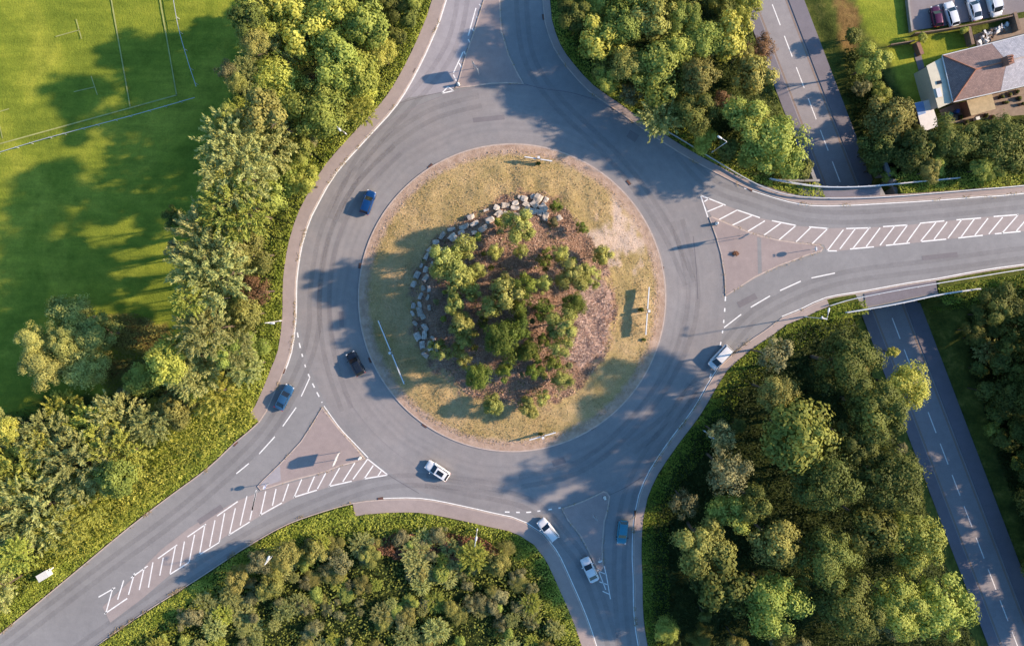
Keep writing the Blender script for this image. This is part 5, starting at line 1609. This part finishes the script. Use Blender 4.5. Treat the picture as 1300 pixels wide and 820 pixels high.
def car(px, py, heading, L, W, Ht, paint, label, style='hatch', zlev=0.02, name='parked_car', roofmat=None, sunroof=False, rails=False):
    p = P(px, py, zlev)
    o = thing(name, label, 'car' if style != 'van' else 'van', (p.x, p.y, zlev), math.radians(heading))
    pm_ = PAINT[paint]
    st = {'hatch': dict(xr0=-.475, xr1=-.37, xf1=.06, xf0=.25, hood=.93, tail=1.0),
          'saloon': dict(xr0=-.40, xr1=-.20, xf1=.07, xf0=.24, hood=.90, tail=.96),
          'suv': dict(xr0=-.485, xr1=-.42, xf1=.08, xf0=.25, hood=1.05, tail=1.12),
          'mpv': dict(xr0=-.485, xr1=-.43, xf1=.14, xf0=.34, hood=1.02, tail=1.08),
          'van': dict(xr0=-.497, xr1=-.485, xf1=.22, xf0=.36, hood=1.15, tail=1.2)}[style]
    zb = st['hood']; zt = st['tail']; w2 = W / 2
    xs = [-.5, -.488, -.46, -.40, -.2, 0, .15, .25, .34, .42, .47, .495, .5]
    wf = [.80, .88, .95, .985, 1, 1, 1, .995, .975, .93, .86, .74, .66]
    zt_ = [zt * .82, zt * .94, zt, zt, (zt + zb) / 2 + .01, zb + .01, zb, zb, zb * .965, zb * .9, zb * .82, zb * .72, zb * .66]
    zl_ = [.36, .3, .26, .24, .22, .22, .22, .22, .23, .25, .27, .32, .38]
    vs = []; n = 0
    for x, f, z1, z0 in zip(xs, wf, zt_, zl_):
        w = w2 * f
        half = [(w * .86, z0), (w * .97, z0 + .08), (w, z0 + .25), (w * .995, z1 - .2), (w * .95, z1 - .05), (w * .86, z1), (w * .45, z1 + .025)]
        ring = [(y, z) for y, z in half] + [(-y, z) for y, z in reversed(half)]
        n = len(ring)
        vs += [(x * L, y, z) for y, z in ring]
    fs = []
    for k in range(len(xs) - 1):
        for i in range(n):
            j = (i + 1) % n
            fs.append((k * n + i, k * n + j, (k + 1) * n + j, (k + 1) * n + i))
    fs += [tuple(range(n)), tuple(range((len(xs) - 1) * n, len(xs) * n))]
    MB().add(vs, fs).build('body', pm_, o, smooth=True)
    # glasshouse
    xr0, xr1, xf1, xf0 = (st[k] * L for k in ('xr0', 'xr1', 'xf1', 'xf0'))
    wb = w2 * .90; wr = w2 * (.74 if style != 'van' else .84)
    zr = Ht - .05
    b0, b1 = zt - .03, zb - .02
    A = [(xr0, wb * .93, b0), (xf0, wb * .88, b1), (xf1, wr, zr), (xr1, wr * .97, zr)]
    mir = lambda q: [(x, -y, z) for x, y, z in q]
    Lp, Rp = A, mir(A)
    def inset_quad(q, k=0.06, outw=0.006):
        c = Vector((0, 0, 0))
        for v in q: c += Vector(v) / len(q)
        nn = (Vector(q[1]) - Vector(q[0])).cross(Vector(q[2]) - Vector(q[0])).normalized()
        if nn.dot(c - Vector((0, 0, 0.6))) < 0: nn = -nn
        return [tuple(Vector(v).lerp(c, k) + nn * outw) for v in q]
    ws = [Lp[1], Rp[1], Rp[2], Lp[2]]; rw = [Lp[0], Lp[3], Rp[3], Rp[0]]
    # painted pillar cage
    cage = MB()
    for s in (Lp, Rp):
        cage.tube(s[1], s[2], .055, .05, 6); cage.tube(s[0], s[3], .07, .06, 6); cage.tube(s[2], s[3], .05, None, 6)
        mid_b = Vector(s[0]).lerp(Vector(s[1]), .52); mid_t = Vector(s[3]).lerp(Vector(s[2]), .55)
        cage.tube(mid_b, mid_t, .04, None, 6)
    cage.build('pillar_frame', pm_, o)
    if style == 'van':
        MB().add(rw, [(0, 1, 2, 3)]).build('rear_door', pm_, o)
    else:
        MB().add(inset_quad(rw, .03), [(0, 1, 2, 3)]).build('rear_window', M['glass'], o)
    MB().add(inset_quad(ws, .02), [(0, 1, 2, 3)]).build('windscreen', M['glass'], o)
    for s in (Lp, Rp):
        if style == 'van':
            m0 = tuple(Vector(s[0]).lerp(Vector(s[1]), .70)); m1 = tuple(Vector(s[3]).lerp(Vector(s[2]), .72))
            MB().add([s[0], m0, m1, s[3]], [(0, 1, 2, 3)]).build('side_panel', pm_, o)
            MB().add([m0, s[1], s[2], m1], [(0, 1, 2, 3)]).build('side_window', M['glass'], o)
        else:
            MB().add(list(s), [(0, 1, 2, 3)]).build('side_window', M['glass'], o)
    # crowned roof panel
    rv = []; ux = 9; uy = 9
    for i in range(ux):
        for j in range(uy):
            u = i / (ux - 1); v = j / (uy - 1) * 2 - 1
            x = (xr1 - .06) + (xf1 - xr1 + .10) * u
            y = v * (wr + .02)
            z = zr + .05 + .035 * (1 - v * v) - .05 * (2 * u - 1) ** 4 * .8 - .045 * abs(v) ** 6
            rv.append((x, y, z))
    rf = [(i * uy + j, (i + 1) * uy + j, (i + 1) * uy + j + 1, i * uy + j + 1) for i in range(ux - 1) for j in range(uy - 1)]
    roof = MB().add(rv, rf).build('roof', PAINT[roofmat] if roofmat else pm_, o, smooth=True)
    if sunroof:
        MB().box(((xf1 + xr1) / 2 + .1, 0, zr + .105), ((xf1 - xr1) * .62, wr * 1.1, .012)).build('sunroof', M['glass'], roof)
    if rails:
        for s in (-1, 1):
            MB().tube((xr1 + .1, s * wr * .93, zr + .1), (xf1 - .1, s * wr * .93, zr + .1), .025, None, 6).build('roof_rail', M['black'], roof)
    # wheels
    rw_ = .31 if style != 'suv' else .35
    for x in (-.30 * L, .31 * L):
        for s in (-1, 1):
            y = s * (w2 - .10)
            wh = MB().tube((x, y - .1, rw_), (x, y + .1, rw_), rw_, None, 18).build('wheel', M['tyre'], o)
            MB().tube((x, y + s * .101, rw_), (x, y + s * .107, rw_), rw_ * .62, None, 14).build('rim', M['rim'], wh)
    # lamps, mirrors, plates, grille
    for s in (-1, 1):
        MB().box((.465 * L, s * w2 * .68, zb * .76), (.22, .34, .13), rz=-s * .45).build('headlight', M['head'], o)
        MB().box((-.478 * L, s * w2 * .80, zt * .84), (.12, .24, .26), rz=s * .3).build('tail_light', M['red'], o)
        MB().box((xf0 - .18, s * (w2 + .09), b1 + .12), (.14, .2, .15)).build('wing_mirror', pm_ if paint != 'teal' else M['black'], o)
    MB().box((-.503 * L, 0, .62), (.02, .52, .12)).build('number_plate', M['plate_y'], o)
    MB().box((.503 * L, 0, .48), (.02, .52, .12)).build('number_plate', M['white'], o)
    MB().box((.497 * L, 0, .33), (.03, W * .55, .16)).build('grille', M['black'], o)
    return o


car(468, 257.5, 70, 4.15, 1.74, 1.5, 'blue', 'bright blue hatchback driving up the left of the ring', 'hatch', name='car', rails=False)
car(452.5, 461, 117.8, 4.25, 1.8, 1.48, 'black', 'very dark navy hatchback circling beside the long chevron sign', 'hatch', name='car', sunroof=True)
car(362.5, 503.5, 63, 4.5, 1.8, 1.46, 'steel', 'dark steel blue car waiting to enter from the lower left arm', 'saloon', name='car', sunroof=False)
car(556, 596, 147, 4.4, 1.8, 1.5, 'white', 'white hatchback on the ring below the island', 'hatch', name='car', sunroof=True)
car(695.5, 670.5, 129, 4.25, 1.82, 1.65, 'white', 'white sport utility car entering from the bottom arm', 'suv', name='car', rails=True)
car(748, 721, 115, 4.4, 1.8, 1.5, 'white', 'white car queuing beside the bottom splitter tail', 'saloon', name='car')
car(789.5, 673.5, 264, 4.0, 1.72, 1.48, 'teal', 'small teal blue car with black mirrors leaving by the bottom arm', 'hatch', name='car')
car(913, 453, 227, 4.6, 1.84, 1.72, 'white', 'white people carrier entering from the wide arm in shade', 'mpv', name='car')
car(1186, 23, 100, 3.7, 1.68, 1.48, 'plum', 'plum coloured hatchback parked first in the car park', 'hatch', YARD + 0.05, 'parked_car')
car(1205, 20, 106, 4.5, 1.78, 1.48, 'white', 'white hatchback parked beside the plum car', 'hatch', YARD + 0.05, 'parked_car')
car(1233.5, 12, 106, 4.7, 1.8, 1.45, 'silver', 'whitish saloon car parked alone between the gaps', 'saloon', YARD + 0.05, 'parked_car')
car(1258, 6, 285, 5.0, 1.95, 1.95, 'white', 'white van parked nose down at the car park end', 'van', YARD + 0.05, 'parked_van')

# ------------------------------------------------------------------ gardens, car park, house
Yp = lambda lst, z=YARD: pl(lst, z)
struct('car_park', MB().sheet(Yp([(1148, -70), (1148, -20), (1150, 0), (1155, 40), (1200, 33), (1290, 17), (1420, -6), (1420, -70)]), YARD + 0.03), M['yard'], tri=True)
struct('garden_path', MB().sheet(Yp([(1160, 68), (1168, 65), (1180, 110), (1190, 137), (1183, 140), (1172, 112)]), YARD + 0.03), M['lowfoot'], tri=True)
struct('patio', MB().sheet(Yp([(1192, 140), (1212, 132), (1262, 120), (1320, 106), (1320, 150), (1262, 158), (1200, 158)]), YARD + 0.03), M['slab'], tri=True)
struct('yard_ground', MB().sheet(Yp([(1236, 45), (1290, 25), (1420, 0), (1420, 25), (1300, 48), (1240, 62)]), YARD + 0.027), M['slab'], tri=True)


def wall(name, label, cat, pts, h, t, mat, z=YARD, capmat=None):
    line = smooth_line(Yp(pts, z), 1.5)
    o = thing(name, label, cat, (line[0][0], line[0][1], z))
    ln = [(p[0] - line[0][0], p[1] - line[0][1]) for p in line]
    MB().ribbon(ln, -t / 2, t / 2, -0.2, h).build('panel', mat, o)
    MB().ribbon(ln, -t / 2 - .03, t / 2 + .03, h + .002, h + .06).build('capping', capmat or mat, o)
    return o


wall('garden_fence', 'brown timber fence between the car park and the gardens', 'fence', [(1156, 46), (1180, 43), (1222, 36), (1280, 24)], 1.5, 0.12, M['timber'])
wall('garden_fence', 'timber fence between the two back gardens', 'fence', [(1224, 38), (1229, 60)], 1.5, 0.5, M['timber'])
wall('boundary_wall', 'low pale wall along the edge of the car park', 'wall', [(1148, -30), (1150, 0), (1155, 42)], 0.8, 0.25, M['concrete'])
wall('garden_wall', 'brick wall beside the garden path', 'wall', [(1160, 56), (1166, 72)], 1.3, 0.6, M['brick'])
wall('garden_fence', 'dark timber fence closing off the side lawn', 'fence', [(1126, 60), (1156, 55)], 1.4, 0.1, M['timber'])
wall('garden_fence', 'timber fence at the far end of the junk yard', 'fence', [(1281, 20), (1287, 42)], 1.6, 0.5, M['timber'])


def house(name, label, eave, ridge, hip, tilemat, extra=None):
    """eave: four corners (photo, at eave height) ordered top-left, bottom-left, bottom-right, top-right; ridge: two points"""
    ze, zr = YARD + 4.8, YARD + 6.4
    E = [P(x, y, ze) for x, y in eave]; R = [P(x, y, zr) for x, y in ridge]
    c = (E[0] + E[1] + E[2] + E[3]) / 4; c.z = YARD
    o = thing(name, label, 'house', c)
    e = [p - c for p in E]; r = [p - c for p in R]
    cc = sum(e, Vector()) / 4
    inn = [Vector((cc.x + (p.x - cc.x) * .95, cc.y + (p.y - cc.y) * .95, 0)) for p in e]
    MB().prism([(p.x, p.y) for p in inn], -0.2, 4.72).build('wall', M['render'], o)
    up = Vector((0, 0, .06))
    roof = MB()
    roof.add([e[0], e[3], r[1], r[0]], [(3, 2, 1, 0)])
    roof.add([e[1], e[2], r[1], r[0]], [(0, 1, 2, 3)])
    roof.add([e[0], e[1], r[0]], [(0, 1, 2)])
    ro_ = roof.build('roof', tilemat, o)
    if not hip:
        pass
    rg = MB()
    rg.tube(r[0] + up, r[1] + up, .13, None, 8)
    if hip:
        rg.tube(e[0] + up, r[0] + up, .12, None, 8); rg.tube(e[1] + up, r[0] + up, .12, None, 8)
    rg.build('ridge_tiles', M['redtile'] if hip else M['kerb'], ro_)
    g = MB()
    for a, b in ((e[0], e[3]), (e[1], e[2])) + (((e[0], e[1]),) if hip else ()):
        n = (b - a).cross(Vector((0, 0, 1))).normalized() * .08
        if n.dot(a - cc) < 0: n = -n
        g.tube(a + n + Vector((0, 0, -.1)), b + n + Vector((0, 0, -.1)), .09, None, 6)
    g.build('gutter', M['white'], o)
    # windows and a door in the long walls
    for a, b in ((inn[1], inn[2]), (inn[3], inn[0])):
        d = b - a; L = d.length; dn = d.normalized(); n = Vector((dn.y, -dn.x, 0)); rz = math.atan2(dn.y, dn.x)
        k = max(2, int(L / 3))
        for i in range(k):
            for z in (1.5, 3.8):
                q = a + dn * (L * (i + .5) / k) + n * .03
                if z < 2 and i == 0:
                    dr = MB().box((q.x, q.y, 1.0), (.95, .1, 2.0), rz).build('door', M['timber'], o)
                    continue
                f = MB().box((q.x, q.y, z), (1.25, .1, 1.15), rz).build('window', M['white'], o)
                MB().box((q.x + n.x * .05, q.y + n.y * .05, z), (1.1, .03, 1.0), rz).build('pane', M['glass'], f)
    return o, c, r


hA, cA, rA = house('semi_house', 'brown tiled house end with a hipped roof and red ridge tiles', [(1197, 71), (1210.5, 129), (1270.5, 115.5), (1259, 55.5)], [(1238.5, 88.5), (1278, 78)], True, M['tile'])
hB, cB, rB = house('semi_house', 'grey roofed house joined to the brown tiled one', [(1259.3, 55.4), (1270.8, 115.4), (1420, 80), (1409, 17)], [(1278.3, 78), (1430, 40)], False, M['tile2'])
# chimney between the two
cp = P(1279, 77.5, YARD + 7.0)
ch = MB().box((cp.x - cA.x, cp.y - cA.y, 6.9), (.95, 1.5, 2.0), math.radians(14)).build('chimney', M['brick'], hA)
for i in (-1, 0, 1):
    MB().tube((cp.x - cA.x + .1 * i, cp.y - cA.y + .42 * i, 7.9), (cp.x - cA.x + .1 * i, cp.y - cA.y + .42 * i, 8.4), .14, .11, 10).build('chimney_pot', M['redtile'], ch)


def flat_building(name, label, cat, poly, h, roofmat, wallmat, over=1.05):
    z = YARD + h
    w = pl(poly, z)
    c = Vector((sum(p[0] for p in w) / len(w), sum(p[1] for p in w) / len(w)))
    o = thing(name, label, cat, (c.x, c.y, YARD))
    l = [(p[0] - c.x, p[1] - c.y) for p in w]
    MB().prism([(x * .95, y * .95) for x, y in l], -0.2, h - .1).build('wall', wallmat, o)
    MB().prism(l, h - .098, h + .06).build('roof', roofmat, o)
    a, b = Vector(l[0]), Vector(l[1]); m_ = (a + b) / 2 * .955; d = (b - a)
    rz = math.atan2(d.y, d.x)
    MB().box((m_.x, m_.y, 1.0), (.9, .1, 2.0), rz).build('door', M['timber'], o)
    return o


ext = flat_building('house_extension', 'cream flat roofed extension at the end of the house', 'extension', [(1176, 84), (1195.5, 73.5), (1209, 130), (1191, 138)], 4.3, M['creamroof'], M['render'])
q = P(1192.5, 105, YARD + 4.4) - ext.location
MB().box((q.x, q.y, 4.45), (.7, .6, .16), .2).build('skylight', M['glass'], ext)
q = P(1191.5, 118, YARD + 4.4) - ext.location
MB().box((q.x, q.y, 4.46), (.8, 1.6, .2), .25).build('roof_box', M['galv'], ext)
shed = flat_building('garden_shed', 'white roofed shed with a blue covered corner above the trees', 'shed', [(1161, 131), (1181, 126.5), (1192, 160), (1171, 168)], 2.2, M['sheetwhite'], M['timber'])
sh = pl([(1161.5, 131.5), (1172, 129), (1175.5, 144), (1166, 147)], YARD + 2.3)
MB().prism([(p[0] - shed.location.x, p[1] - shed.location.y) for p in sh], 2.262, 2.31).build('tarpaulin', M['tarp'], shed)
flat_building('back_porch', 'tan flat roofed back porch against the house', 'porch', [(1227, 128), (1259, 120), (1264, 138.5), (1233, 147.5)], 2.5, M['tanroof'], M['brick'])


def bin_(px, py, mat, label):
    p = P(px, py, YARD)
    o = thing('wheelie_bin', label, 'bin', (p.x, p.y, YARD + 0.03), random.uniform(0, 3), None)
    MB().prism([(-.25, -.3), (.25, -.3), (.25, .3), (-.25, .3)], 0.05, 0.95).build('body', M[mat], o)
    MB().box((0, -.02, 1.0), (.56, .7, .07)).build('lid', M[mat], o)
    for s in (-1, 1): MB().tube((s * .22, .32, .1), (s * .28, .32, .1), .1, None, 10).build('wheel', M['tyre'], o)


bin_(1203, 146.5, 'bingreen', 'green wheelie bin on the dark patio')
bin_(1237, 152, 'white', 'white topped bin in front of the porch')
bin_(1212, 143, 'blue', 'blue wheelie bin beside the green one on the patio')
pr = random.Random(9)
for i, (px, py) in enumerate([(1250, 148), (1258, 150), (1270, 124), (1280, 121), (1275, 131), (1289, 118), (1292, 126), (1296, 133), (1218, 150), (1225, 156)]):
    p = P(px, py, YARD)
    o = thing('patio_planter', ['dark planter with a small shrub on the patio behind the house', 'low brown crate with greenery on the patio behind the house'][i % 2], 'planter', (p.x, p.y, YARD + .03), pr.random() * 3, 'planters and crates on the patio')
    MB().prism([(-.4, -.25), (.4, -.25), (.45, .25), (-.45, .25)], 0, .5).build('tub', M[['black', 'timber'][i % 2]], o)
    lf_ = bpy.data.objects.new('foliage', CR['small'][i % 4]); COL.objects.link(lf_); lf_.parent = o; lf_.location = (0, 0, .6); lf_.scale = (.5, .4, .4)
    lf_.material_slots[0].link = 'OBJECT'; lf_.material_slots[0].material = M['leaf_dark']
# junk behind the house
jr = random.Random(4)
for i in range(16):
    px = 1240 + jr.random() * 36; py = 52 - (px - 1240) * .45 + jr.uniform(-5, 6)
    p = P(px, py, YARD)
    o = thing('scrap_pile', ['white broken panel among the scrap behind the house', 'pale scrap crate among the junk behind the house', 'grey lump of junk in the yard behind the house'][i % 3], 'scrap', (p.x, p.y, YARD + .03), jr.random() * 3, 'scrap lying behind the house')
    MB().box((0, 0, .3), (jr.uniform(.5, 1.2), jr.uniform(.3, .8), .6), M=Matrix.Rotation(jr.uniform(-.5, .5), 3, 'X')).build('panel', M[['sheetwhite', 'slab', 'signback'][i % 3]], o)
    MB().box((.1, .15, .7), (jr.uniform(.3, 1.0), jr.uniform(.1, .4), .12), jr.random()).build('board', M[['white', 'timber', 'sheetwhite'][i % 3]], o)

# ------------------------------------------------------------------ light, sky, camera
EL = math.radians(24.5); AZ = math.radians(9.5)      # sun over the right-hand side of the picture
sd = Vector((math.cos(EL) * math.cos(AZ), math.cos(EL) * math.sin(AZ), math.sin(EL)))
sl = bpy.data.lights.new('sun', 'SUN'); sl.energy = 7.5; sl.angle = math.radians(1.2); sl.color = (1.0, 0.77, 0.56)
so = bpy.data.objects.new('sun', sl); COL.objects.link(so)
so.rotation_euler = (-sd).to_track_quat('-Z', 'Y').to_euler(); so.location = sd * 300
w = bpy.data.worlds.new('World'); scene.world = w; w.use_nodes = True
t = w.node_tree; bg = t.nodes['Background']
sky = node(t, 'ShaderNodeTexSky', sky_type='NISHITA')
sky.sun_disc = False; sky.sun_elevation = EL; sky.sun_rotation = math.pi / 2 - AZ
t.links.new(mix(t, 1.0, sky.outputs[0], (0.56, 0.92, 1.2), 'MULTIPLY'), bg.inputs['Color']); bg.inputs['Strength'].default_value = 0.195

cam = bpy.data.cameras.new('camera'); co_ = bpy.data.objects.new('camera', cam); COL.objects.link(co_)
co_.location = (0, 0, H); co_.rotation_euler = (0, 0, 0)
cam.sensor_width = 36.0; cam.lens = 36.0 * H / (1300 * S); cam.shift_y = -45 / 1300
cam.clip_end = 6000; cam.clip_start = 1.0
scene.camera = co_
scene.view_settings.view_transform = 'Standard'; scene.view_settings.look = 'None'; scene.view_settings.exposure = 0.0; scene.view_settings.gamma = 1.0
scene.render.resolution_x = 1024; scene.render.resolution_y = 645
